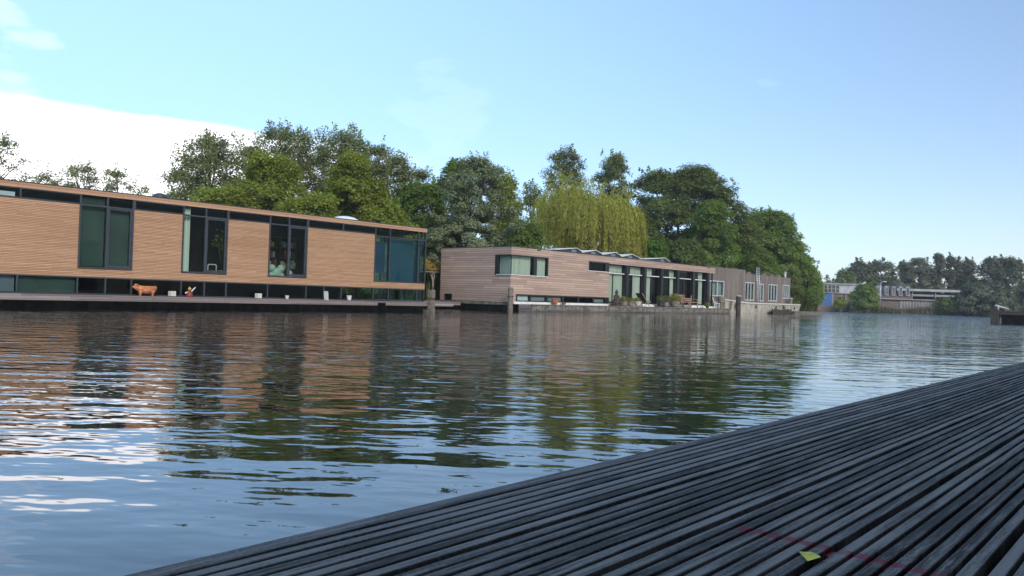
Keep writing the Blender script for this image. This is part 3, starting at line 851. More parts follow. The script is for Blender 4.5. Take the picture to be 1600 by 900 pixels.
f = MB(); f.box(X0-.0, X0+.1, 34.91, 35.59, .83, .899); f.box(X0, X0+.1, 34.91, 34.98, .51, .83); f.box(X0, X0+.1, 35.52, 35.59, .51, .83)
ew = f.build('end_window', 'black', B); MB().box(X0+.06, X0+.07, 34.98, 35.52, .5, .83).build('pane', 'glass', ew)
# glazed front: deep posts, transom rail, recessed panes, curtains
gx = [45.25, 47.55, 49.87, 52.25, 54.65, 57.05]
post = MB()
for x in gx: post.box(x-.15, x+.15, Y2-.02, Y2+.42, .60, 3.265)
gf = post.build('glazed_front', 'black', B)
post = MB()
xs = [43.06]+[x+.15 for x in gx[:-1]]; xe = [x-.15 for x in gx]
for a, b in zip(xs, xe):
    post.box(a, b, Y2+.22, Y2+.30, .60, .68); post.box(a, b, Y2+.22, Y2+.30, 3.2, 3.265); post.box(a, b, Y2+.22, Y2+.30, 2.62, 2.70)
for x in (46.2, 48.78, 51.3, 53.5, 55.75): post.box(x-.05, x+.05, Y2+.218, Y2+.30, .68, 2.62)
post.box(45.4, 46.15, Y2+.22, Y2+.30, 2.3, 2.36)
post.build('frame', 'black', gf)
rail = MB()
for a, b in zip(xs, xe): rail.box(a, b, Y2+.16, Y2+.217, 2.625, 2.68)
rail.box(57.2, 58.0, Y2+.16, Y2+.217, 2.625, 2.68)
rail.build('transom_rail', 'white', gf)
for a, b in zip(xs, xe): pane(gf, a, b, .68, 2.62, Y2+.26); pane(gf, a, b, 2.70, 3.2, Y2+.26)
for a, b in ((43.08, 43.92), (44.05, 45.08), (46.45, 47.38), (47.72, 48.75), (51.4, 52.08), (52.42, 52.68), (55.85, 56.62)):
    cloth(gf, 'curtain', a, b, .70, 2.62, Y2+.36, 'curtain', .13, .035)
for a, b in ((43.08, 45.08), (46.1, 47.38), (47.72, 48.95), (51.45, 52.08), (52.42, 52.62), (56.0, 56.6)):
    cloth(gf, 'curtain', a, b, 2.70, 3.22, Y2+.36, 'curtain', .13, .035)
MB().box(43.0, 57.2, Y2-.06, Y2+.2, .55, .598).build('sill', 'white', gf)
# pale furniture deep in the room
# side screen right of the last post
f = MB().box(57.9, 57.97, Y2+.1, Y2+.2, .6, 3.27); f.box(57.2, 57.9, Y2+.12, Y2+.18, 2.70, 2.76); f.build('end_post', 'black', B)
# hull, ledge, float
MB().box(X0+.25, X9-.3, Y2+.25, B2-.1, -.6, .42).build('hull', 'hull', B)
MB().box(X0-.25, X0+.02, Y2-.2, B2+.1, .33, .475).build('ledge', 'concrete', B)
MB().box(X0+.1, 58.3, Y2-.25, Y2+.1, .40, .545).build('gunwale', 'white', B)
MB().box(X0+.5, 58.4, 28.75, Y2-.25, -.3, .40).build('terrace', 'plank', B)
fe = MB(); fe.box(X0+.5, 58.4, 28.70, 28.75, .05, .37)
for i in range(92): fe.box(X0+.62+i*.268, X0+.74+i*.268, 28.675, 28.70, .09, .31)
fe.build('float_edge', 'concrete', B)
MB().box(X0+.45, 58.45, 28.66, 28.80, .372, .425).build('terrace_rim', 'post', B)
for i, x in enumerate((35.56, 57.0)):
    MB().box(x-.14, x+.14, Y2-.03, Y2+.03, 3.66, 3.71).build('overflow_spout', 'black', B)
# saw-tooth rooflights
for (a, p, b) in ((40.3, 42.65, 43.28), (43.3, 44.92, 45.72), (45.74, 47.42, 48.17), (48.2, 49.65, 50.75), (51.4, 54.36, 55.1)):
    m = MB().prism([(a, 3.785), (b, 3.785), (b, 4.09), (p, 4.33), (a, 4.07)], 'y', 32.6, 34.2)
    ro = m.build('rooflight', 'frame', rf2)
    tp = MB()
    tp.prism([(a-.02, 4.075), (p, 4.335), (p, 4.375), (a-.02, 4.110)], 'y', 32.5, 34.3)
    tp.prism([(p+.002, 4.335), (b+.04, 4.095), (b+.04, 4.130), (p+.002, 4.375)], 'y', 32.5, 34.3)
    tp.build('roof_edge', 'white', ro)
    MB().box(p-.5, p+.03, 32.585, 32.597, 4.05, 4.22).build('pane', 'greyblind', ro)

# terrace things
TZ = .425; TY = 29.3
tg = 'pots standing on the terrace'
pot(868, 29.5, TZ, .17, .36, 'terracotta', 'round terracotta pot on the terrace below the low windows', tg, 1.5)
pot(882, 29.5, TZ, .12, .14, 'terracotta', 'small flat brown bowl on the terrace right of the terracotta pot', tg, 1.4)
pot(975.5, 29.2, TZ, .22, .34, 'potgrey', 'brown bowl of dry yellow plants, leftmost of three by the deck chair', tg, 1.4, plant=420, pr=.30, seed=3)
pot(985.5, 29.25, TZ, .20, .30, 'potgrey', 'brown bowl of dry yellow plants, middle one of three by the deck chair', tg, 1.4, plant=380, pr=.28, seed=4)
pot(997, 29.2, TZ, .22, .36, 'creamtop', 'pale grey bowl with low plants left of the folding deck chair', tg, 1.4, plant=200, pr=.24, seed=5)
pot(1033, 29.3, TZ, .28, .44, 'potdark', 'black tub with dark green plant on the terrace', tg, 1.3, plant=380, pm='dark', pr=.36, seed=6)
pot(1041, 29.45, TZ, .22, .38, 'potgrey', 'brown pot with rusty plant between black tub and yellow flowering bowl', tg, 1.3, plant=340, pm='reed', pr=.42, seed=7)
pot(1055, 29.2, TZ, .32, .46, 'potgrey', 'large grey bowl with bright yellow bush beside the wooden bench', tg, 1.4, plant=800, pm='potleaf', pr=.52, seed=8)
pot(1106, 29.2, TZ, .12, .16, 'potdark', 'small green plant in a dark pot right of the wooden bench', tg, 1.3, plant=260, pm='mid', pr=.28, seed=9)
# seated stone figure
c = onY(963, 478, 29.2)
o = thing('stone_buddha', 'seated dark stone buddha statue on a plinth before the first curtains', 'statue', (c.x, 29.2, TZ))
MB().box(-.34, .34, -.24, .24, 0, .20).build('plinth', 'postdark', o, local=True, bevel=.02)
MB().lathe((0, 0, .2), [(.33, 0), (.34, .06), (.26, .16), (.19, .24), (.20, .38), (.21, .47), (.13, .55), (.07, .58), (.07, .61)], 16).ball((0, 0, .90), .125, 14, 10, (.9, .95, 1.1)).ball((0, 0, 1.06), .05, 8, 6).tube([(-.2, 0, .66), (-.27, -.06, .46), (-.1, -.25, .36)], [.07, .06, .05], 8).tube([(.2, 0, .66), (.27, -.06, .46), (.1, -.25, .36)], [.07, .06, .05], 8).build('figure', 'postdark', o, local=True)
# folding deck chair
c = onY(1006, 478, 29.25)
o = thing('deck_chair', 'folding deck chair with dark sling seat on the terrace', 'deck chair', (c.x, 29.25, TZ))
for s in (-.28, .28):
    MB().tube([(-.72, s, .92), (.30, s, .02)], .025, 6).build('back_rail', 'teak', o, local=True)
    MB().tube([(-.30, s*.9, .02), (.52, s*.9, .40)], .025, 6).build('seat_rail', 'teak', o, local=True)
m = MB(); vs = []
for i in range(13):
    u = i/12; x = -.70+1.15*u; z = .92*(1-u)**1.25+.36*u - .16*math.sin(math.pi*u)
    vs += [(x, -.25, z), (x, .25, z)]
m.add(vs, [(2*i, 2*i+2, 2*i+3, 2*i+1) for i in range(12)], True).build('sling', 'black', o, local=True)
# slatted wooden bench of two seats with a table between
def love_seat():
    c = onY(1072, 478, 29.2)
    o = thing('wooden_bench', 'pale teak twin seat bench with slatted backs on the terrace', 'bench', (c.x, 29.2, TZ))
    for sx, nm in ((-.72, 'seat'), (.62, 'seat')):
        MB().box(sx-.62, sx+.58, -.34, .22, .38, .43).build('seat', 'teak', o, local=True)
        leg = MB()
        for x in (sx-.60, sx+.52):
            MB().box(x, x+.06, -.34, -.28, 0, .62).build('leg', 'teak', o, local=True); MB().box(x, x+.06, .2, .26, 0, .95).build('leg', 'teak', o, local=True)
            MB().box(x-.01, x+.07, -.36, .2, .62, .66).build('armrest', 'teak', o, local=True)
    b = MB()
    for z in (.50, .62, .74, .86): b.box(-1.28, -.2, .222, .25, z, z+.09)
    for z in (.50, .62): b.box(.08, 1.14, .222, .25, z, z+.09)
    b.build('backrest', 'teak', o, local=True)
love_seat()
c = onY(1120, 478, 29.5)
o = thing('white_garden_chair', 'white garden chair at the right end of the terrace by the grey post', 'chair', (c.x, 29.5, TZ), .5)
MB().box(-.22, .22, -.22, .22, .38, .42).build('seat', 'white', o, local=True)
MB().prism([(.2, .42), (.25, .42), (.36, .86), (.31, .86)], 'x', -.22, .22).build('backrest', 'white', o, local=True)
for x in (-.2, .16):
    for y in (-.2, .16): MB().box(x, x+.04, y, y+.04, 0, .38).build('leg', 'white', o, local=True)

# ------------------------------------------------------------------ third houseboat: silvered boards on a cream barge hull
Y3 = 31.0
Cc = thing('barge_houseboat', 'far houseboat of silvered vertical boards on a cream barge hull', 'houseboat', (68, Y3, 0))
def wall_with(mb, x0, x1, y, d, z0, z1, holes):
    x = x0
    for a, b, c, e in sorted(holes):
        mb.box(x, a, y, y+d, z0, z1)
        if c > z0: mb.box(a, b, y, y+d, z0, c)
        if e < z1: mb.box(a, b, y, y+d, e, z1)
        x = b
    mb.box(x, x1, y, y+d, z0, z1)
H1 = [(59.35, 61.8, 1.42, 2.76)]
H2 = [(65.95, 67.9, 1.16, 2.84), (68.75, 69.95, 1.14, 2.8), (71.05, 73.05, 1.18, 2.82), (74.45, 75.95, 1.5, 2.86)]
wl = MB()
wall_with(wl, 58.9, 65.9, Y3, .12, 1.0, 3.93, H1)
wl.box(65.78, 65.898, Y3+.12, 36, 1, 3.93); wl.box(58.9, 65.9, 36, 36.1, 1, 3.93); wl.box(58.8, 58.898, Y3, 36, 1, 3.93)
wall_with(wl, 65.902, 76.2, Y3+.05, .12, 1.0, 3.6, H2)
wl.box(76.2, 76.3, Y3+.05, 36, 1, 3.6); wl.box(65.9, 76.2, 36, 36.1, 1, 3.6)
wl.build('boarded_wall', 'silver', Cc)
r3 = MB().box(58.9, 65.7, Y3+.13, 36, 3.8, 3.88).box(65.95, 76.2, Y3+.18, 36, 3.5, 3.56).build('roof', 'roof', Cc)
up = MB()
for x in (67.0, 70.3, 72.0, 73.7): up.box(x, x+.7, Y3+.3, Y3+2.0, 3.561, 3.80)
up.build('roof_box', 'silver', r3)
up = MB()
for x in (66.0, 68.9, 71.1, 72.8): up.box(x, x+.75, Y3+.9, Y3+2.6, 3.562, 3.78)
up.build('roof_hatch', 'black', r3)
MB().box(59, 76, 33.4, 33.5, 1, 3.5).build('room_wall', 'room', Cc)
def lights(a, b, z0, z1, n, y, cur=None):
    f = MB(); t = .09
    f.box(a, b, y-.03, y+.1, z1-t, z1-.002); f.box(a, b, y-.03, y+.1, z0+.002, z0+t)
    for i in range(n+1):
        x = a+(b-a-t)*i/n; f.box(x, x+t, y-.026, y+.1, z0+t, z1-t)
    fo = f.build('window', 'offwhite', Cc)
    for i in range(n):
        x = a+(b-a-t)*i/n; pane(fo, x+t, a+(b-a-t)*(i+1)/n, z0+t, z1-t, y+.05)
    if cur: cloth(fo, 'curtain', a+.1, b-.1, z0+.1, z1-.1, y+.2, cur, .16, .03)
    return fo
lights(59.35, 61.8, 1.42, 2.76, 2, Y3, 'curtaing')
lights(65.95, 67.9, 1.16, 2.84, 3, Y3+.05); lights(68.75, 69.95, 1.14, 2.8, 2, Y3+.05)
lights(71.05, 73.05, 1.18, 2.82, 3, Y3+.05); lights(74.45, 75.95, 1.5, 2.86, 3, Y3+.05)
# hull with sheer
hp = []
hl = MB(); xs = np.linspace(59.0, 76.6, 23); vs = []
def sheer(x): return .97+.32*max(0, (66-x)/7)**1.6
for x in xs:
    fl_ = .25*max(0, (60.5-x)/1.5)
    for yy, zz in ((30.35+fl_, -.5), (30.25+fl_, .15), (30.15+fl_, sheer(x)-.1)): vs.append((x, yy, zz))
hl.add(vs, [(i*3+j, (i+1)*3+j, (i+1)*3+j+1, i*3+j+1) for i in range(22) for j in range(2)], True)
hl.box(59.0, 76.6, 30.45, 36.4, -.5, .9)
ho = hl.build('hull', 'cream', Cc)
rl = MB()
for i in range(22):
    a, b = xs[i], xs[i+1]
    fa = .25*max(0, (60.5-a)/1.5)
    za, zb = sheer(a), sheer(b)
    rl.add([(a, 30.08, za-.1), (b, 30.08, zb-.1), (b, 30.08, zb+.02), (a, 30.08, za+.02), (a, 30.55, za+.02), (b, 30.55, zb+.02), (a, 30.2, za-.1), (b, 30.2, zb-.1)], [(0, 1, 2, 3), (3, 2, 5, 4), (0, 6, 7, 1)])
rl.build('rail', 'creamtop', Cc)
MB().box(59.0, 76.4, 30.5, Y3+.02, .90, .985).build('side_deck', 'concrete', Cc)
for x, z in ((66.5, .62), (70.9, .62), (75.3, .6)):
    MB().tube([(x, 30.24, z), (x, 30.16, z)], .16, 14).build('porthole', 'black', Cc)
fd = MB()
for x in (62.3, 72.4): fd.tube([(x, 30.02, .85), (x, 30.0, .45)], .11, 10)
fd.build('fender', 'post', Cc)
# ladder and stove pipe
lad = thing('ladder', 'tall pale ladder leaning against the silvered houseboat wall', 'ladder', (68.35, 30.7, .985))
for s in (-.24, .24): MB().tube([(68.35+s, 30.78, .985), (68.35+s, 30.95, 4.3)], .035, 6).build('stile', 'steel', lad)
for k in range(15):
    u = (k+.7)/15.5; MB().tube([(68.11, 30.78+.17*u, .985+3.3*u), (68.59, 30.78+.17*u, .985+3.3*u)], .028, 6).build('rung', 'steel', lad)
c = onY(1226.6, 433, 32.5)
MB().tube([(c.x, 32.5, 3.55), (c.x, 32.5, 4.15)], .12, 12).tube([(c.x, 32.5, 4.18), (c.x, 32.5, 4.3)], .16, 12).build('stove_pipe', 'creamtop', r3)
# low punt by the hull and a floating stage
def punt():
    o = thing('wooden_punt', 'low dark wooden punt lying alongside the cream hull', 'boat', (70.6, 29.5, 0))
    m = MB(); vs = []; n = 14
    for i in range(n+1):
        u = i/n*2-1; wv = .55*(1-abs(u)**3.2)+.05; zz = .34+.16*u*u
        x = u*1.9
        vs += [(x, -wv, zz), (x, -wv*.8, -.05), (x, wv*.8, -.05), (x, wv, zz), (x, wv*.86, zz), (x, wv*.7, .05), (x, -wv*.7, .05), (x, -wv*.86, zz)]
    fs = [(i*8+j, (i+1)*8+j, (i+1)*8+(j+1) % 8, i*8+(j+1) % 8) for i in range(n) for j in range(8)]
    m.add(vs, fs+[tuple(range(8)), tuple(n*8+k for k in range(8))]).build('hull', 'postdark', o, local=True)
    MB().box(-.2, .1, -.42, .42, .24, .28).box(.9, 1.15, -.36, .36, .26, .3).build('thwart', 'post', o, local=True)
punt()
o = thing('floating_stage', 'low pale floating stage at the waterline past the cream hull', 'jetty', (76, 29.6, 0))
MB().box(72.2, 79.3, 28.9, 30.05, -.1, .24).build('float', 'concrete', o); MB().box(72.1, 79.4, 28.85, 30.05, .242, .29).build('planking', 'plank', o)

# ------------------------------------------------------------------ jetty at the right edge
j = thing('dark_jetty', 'dark timber jetty with corner post at the right edge of the water', 'jetty', (64.4, 11.5, 0))
MB().box(64.3, 96, 5.0, 11.3, .66, .92).build('deck', 'postdark', j)
MB().box(65.6, 95.6, 5.4, 11.0, -.3, .655).build('float', 'hull', j)
MB().box(64.2, 64.7, 10.95, 11.45, -.5, 1.0).build('post', 'postdark', j)
MB().tube([(64.6, 11.2, 1.30), (66.9, 10.8, 1.06)], .07, 8).tube([(64.9, 11.1, .92), (64.9, 11.1, 1.26)], .05, 6).tube([(66.7, 10.9, .92), (66.7, 10.9, 1.08)], .05, 6).build('rail', 'offwhite', j)

# ------------------------------------------------------------------ far shore
O = Vector((147, 56)); E = Vector((171-147, 27-56)).normalized(); NO = Vector((-E.y, E.x))
if NO.x < 0: NO = -NO
RZ = math.atan2(E.y, E.x)
def far(px, py, k):                           # local (s, z) of a photo pixel on the vertical plane k metres behind the far bank
    d = ray(px, py); q = O + NO*k
    tt = (q.x*NO.x+q.y*NO.y)/(d[0]*NO.x+d[1]*NO.y)
    p = Vector((d[0]*tt, d[1]*tt)); return (p-q).dot(E), d[2]*tt+EYE
def farthing(name, label, cat, k, group=None):
    q = O+NO*k; return thing(name, label, cat, (q.x, q.y, 0), RZ, group)
k = 6.
wsh = farthing('workshop', 'flat roofed brick workshop with white upper floor and blue door on the far shore', 'building', k)
a, zt_ = far(1262, 443.5, k); b, _ = far(1342, 447, k); _, zm = far(1300, 458, k); zt_ = far(1300, 444.5, k)[1]
c0, _ = far(1312.5, 450, k); e_, _ = far(1366, 450, k)
MB().box(a, b, 0, 14, zm, zt_).build('upper_floor', 'farwhite', wsh, local=True)
MB().box(a-.2, b+.2, -.25, 14.2, zt_+.003, zt_+.3).build('roof', 'fargrey', wsh, local=True)
MB().box(a, e_, .3, 14, .3, zm-.004).build('brick_wall', 'brick', wsh, local=True)
n = 8
for i in range(n):
    x0 = a+.25+(c0-a-.25)*i/n; x1 = a+.25+(c0-a-.25)*(i+1)/n-.22
    wf = MB().box(x0-.1, x1+.1, -.06, -.003, zm+.12, zt_-.12).build('window', 'fargrey', wsh, local=True)
    zz = (zm+zt_)/2
    MB().box(x0, x1, -.09, -.063, zm+.2, zz-.05).box(x0, x1, -.09, -.063, zz+.05, zt_-.2).build('pane', 'farglass', wf, local=True)
d0, _ = far(1281, 470, k); d1, _ = far(1300, 470, k)
MB().box(d0, d1, .1, .298, .9, zm-.15).build('door', 'bluedoor', wsh, local=True)
MB().box(d1+.02, d1+.25, .05, .3, .4, zm-.01).box(far(1321, 470, k)[0], far(1321.8, 470, k)[0], .05, .3, .4, zm-.01).build('downpipe', 'fargrey', wsh, local=True)
qw = farthing('quay_wall', 'low brick quay wall at the waterline before the workshop', 'wall', .2)
a, _ = far(1270, 484, .2); b, _ = far(1359, 484, .2)
MB().box(a, b, 0, .5, -.3, 1.05).build('brickwork', 'brick', qw, local=True); MB().box(a-.05, b+.05, -.06, .56, 1.053, 1.16).build('coping', 'plank', qw, local=True)
# terrace of houses with dormers
k = 9.
hs = farthing('dormer_house', 'brick terrace with steep tiled roof and row of white dormers on the far shore', 'building', k)
a, _ = far(1368, 460, k); b, _ = far(1424, 460, k); zr = far(1395, 448, k)[1]; zg = far(1395, 467.5, k)[1]
MB().box(a, b+7, 0, 8, .3, zg).build('brick_wall', 'brick', hs, local=True)
MB().prism([(-.3, zg+.003), (1.6, zr), (6.4, zr), (8.3, zg+.003)], 'x', a-.3, b+.3).build('roof', 'tile', hs, local=True)
MB().box(a-.4, b+7.2, -.5, -.3, zg-.05, zg+.14).build('gutter', 'fargrey', hs, local=True)
for px in (1372, 1385, 1396, 1407, 1418):
    x0, _ = far(px-2.7, 455, k); x1, _ = far(px+2.7, 455, k); z0 = zg+.75; z1 = zr+.02
    dd = MB().box(x0, x1, -.1, 2.2, z0, z1).build('dormer', 'farwhite', hs, local=True)
    xm = (x0+x1)/2
    MB().box(x0+.12, xm-.04, -.14, -.103, z0+.15, z1-.2).box(xm+.04, x1-.12, -.14, -.103, z0+.15, z1-.2).build('pane', 'farglass', dd, local=True)
    MB().box(x0-.12, x1+.12, -.2, 2.3, z1+.003, z1+.12).build('dormer_roof', 'fargrey', dd, local=True)
for px in (1408, 1413): 
    x0, _ = far(px-1.6, 475, k); x1, _ = far(px+1.6, 475, k)
    wd = MB().box(x0, x1, -.06, -.003, 1.0, zg-.4).build('window', 'farwhite', hs, local=True)
    MB().box(x0+.1, x1-.1, -.09, -.063, 1.1, zg-.5).build('pane', 'farglass', wd, local=True)
# allotment-like fence of pale panels
k = 4.
fn = farthing('panel_fence', 'pale panel fence with posts on the far shore below the long canopy', 'fence', k)
a, _ = far(1408, 475, k); b, _ = far(1464, 475, k); zf0 = far(1430, 478, k)[1]; zf1 = far(1430, 470.5, k)[1]
n = 12
pp = MB()
for i in range(n): pp.box(a+(b-a)*i/n+.1, a+(b-a)*(i+1)/n-.02, .02, .06, zf0, zf1-.1-.12*(i % 3 == 0))
pp.build('panel', 'plank', fn, local=True)
for i in range(n+1): MB().box(a+(b-a)*i/n-.04, a+(b-a)*i/n+.08, -.04, .12, .4, zf1).build('post', 'fargrey', fn, local=True)
# long canopy roof
k = 9.
cp = farthing('canopy', 'long white flat canopy roof on thin columns under the far trees', 'canopy', k)
a, _ = far(1402, 452, k); b, _ = far(1582, 457, k); z1 = far(1450, 452, k)[1]; z0 = z1-.45
MB().box(a, b, 0, 6, z0, z1).build('roof', 'farwhite', cp, local=True)
MB().box(a+1, b-1, .5, 5.5, z0-1.0, z0-.6).build('fascia', 'fargrey', cp, local=True)
for px in (1427, 1463, 1500):
    x0, _ = far(px, 460, k); MB().box(x0-.08, x0+.08, .3, .46, .3, z0-.002).build('column', 'fargrey', cp, local=True)
MB().box(a+2, b-2, 5.6, 5.7, .3, z0-.1).build('back_wall', 'shed', cp, local=True)
# lamp post before the dormers
k = 5.; x0, zt_ = far(1376.5, 440, k)
lp = farthing('lamp_post', 'thin grey lamp post before the dormer houses', 'lamp post', k)
MB().tube([(x0, 0, .4), (x0, 0, zt_*.6), (x0, 0, zt_-.1)], [.12, .09, .06], 8).build('pole', 'steel', lp, local=True)
MB().tube([(x0, 0, zt_-.1), (x0+.5, -.1, zt_)], .06, 6).box(x0+.4, x0+1.0, -.22, .02, zt_-.06, zt_+.06).build('lamp_head', 'steel', lp, local=True)

# ------------------------------------------------------------------ trees
def fill_clumps(rng, n, prof, rad, z0, z1, jag):
    t = rng.uniform(0, 1, n)
    ang = rng.uniform(0, 2*np.pi, n)
    wv = prof(t)
    ph = rng.uniform(0, 6.28, 6)
    lump = 1+jag*(np.sin(2*ang+ph[0]+4*t)+.8*np.sin(3*ang+ph[1]-7*t)+.7*np.sin(5*ang+9*t+ph[2]))*.5
    rr = wv*lump*(rng.uniform(0, 1, n)**.42)
    return np.stack([np.cos(ang)*rr*rad, np.sin(ang)*rr*rad, z0+(z1-z0)*t], 1), rr

PROFS = {
 'round': lambda t: np.sqrt(np.clip(1-((t-.45)/.58)**2, .02, 1)),
 'egg': lambda t: np.sqrt(np.clip(1-((t-.35)/.68)**2, .02, 1)),
 'dome': lambda t: np.sqrt(np.clip(1-(t/1.03)**2.4, .02, 1)),
 'column': lambda t: np.clip(np.minimum(t*5+.35, 1), 0, 1)*np.sqrt(np.clip(1-((t-.3)/.73)**2, .03, 1)),
 'vase': lambda t: np.clip(.35+t*1.3, 0, 1)*np.sqrt(np.clip(1-((t-.5)/.53)**2, .03, 1)),
}
def tree(name, label, cat, base, rad, z0, top, prof, mat, seed, clumps=90, cr=.75, per=150, leaf=.17, jag=.3, group=None, spray=60, spl=1.0, ry=1., trunk=True, tr=.16, flat=.62):
    rng = np.random.default_rng(seed)
    o = thing(name, label, cat, (base[0], base[1], .4), 0, group)
    C, _ = fill_clumps(rng, clumps, PROFS[prof], max(rad-cr*.5, .3), z0+cr*.4, top-cr*.55, jag)
    C[:, 1] *= ry
    Ps, Ns = [], []
    ctr = np.array([0, 0, z0+(top-z0)*.4])
    for c in C:
        r = cr*rng.uniform(.55, 1.25); n = int(per*(r/cr)**1.6)
        d = rng.normal(size=(n, 3)); d /= np.linalg.norm(d, axis=1, keepdims=True)
        p = d*(rng.uniform(0, 1, (n, 1))**.45)*r*np.array([1, 1, flat])
        p[:, 2] -= .25*(p[:, 0]**2+p[:, 1]**2)/r          # drooping rim
        Ps.append(c+p); out = (c-ctr); out = out/(np.linalg.norm(out)+1e-6)
        Ns.append(d*.7+out*.5+np.array([0, 0, .75])+rng.normal(size=(n, 3))*.45)
    S, rr = fill_clumps(rng, spray, PROFS[prof], rad*.94, z0+.1*(top-z0), top-.25, jag)
    tw = MB()
    for c in S:
        out = (c-ctr); out /= np.linalg.norm(out)+1e-6
        dv = out*.7+np.array([0, 0, .55])+rng.normal(size=3)*.3; dv /= np.linalg.norm(dv)
        ln = spl*rng.uniform(.4, 1.1); n = int(26*ln/1.0)+6
        u = rng.uniform(0, 1, (n, 1))
        p = c-dv*ln*.35+dv*ln*u+rng.normal(size=(n, 3))*(.05+.12*(1-u))*spl
        p[:, 1] *= 1
        Ps.append(p); Ns.append(rng.normal(size=(n, 3))+dv*.3+np.array([0, 0, .4]))
    P = np.concatenate(Ps); Nn = np.concatenate(Ns)
    P[:, 2] = np.maximum(P[:, 2], .15)
    V = leaves(P, Nn, leaf, rng); 
    ob = quadmesh('crown', V, LM[mat]); ob.parent = o
    ob.location = (0, 0, -.4)
    if trunk:
        m = MB(); h = z0+(top-z0)*.62
        kx, ky = rng.normal(size=2)*.25
        m.tube([(0, 0, -.2), (0, 0, .3), (kx*.4, ky*.4, h*.45), (kx, ky, h*.8), (kx*.7, ky*.6, h)], [tr*1.5, tr*1.1, tr*.9, tr*.6, tr*.2], 8)
        idx = rng.choice(len(C), min(14, len(C)), replace=False)
        for i in idx:
            c = C[i]; zb = min(max(c[2]-1.0-.5*math.hypot(c[0], c[1]), h*.22), h*.9); f = zb/h
            s = Vector((kx*f, ky*f, zb)); e = Vector(c)
            mid = s.lerp(e, .5)+Vector((0, 0, .25))
            m.tube([s, mid, e], [tr*.42, tr*.26, tr*.06], 6)
        for i in range(min(len(S), 24)):
            c = S[i]; 
            q = C[np.argmin(((C-c)**2).sum(1))]
            m.tube([Vector(q), Vector(c)], [tr*.12, tr*.04], 4, caps=False)
        mo = m.build('trunk', 'bark', o, local=True); mo.location = (0, 0, -.4)
    return o

def place(px, topy, depth, halfw):
    p = at(px, topy, depth); return (p.x, p.y), p.z, halfw*depth/F

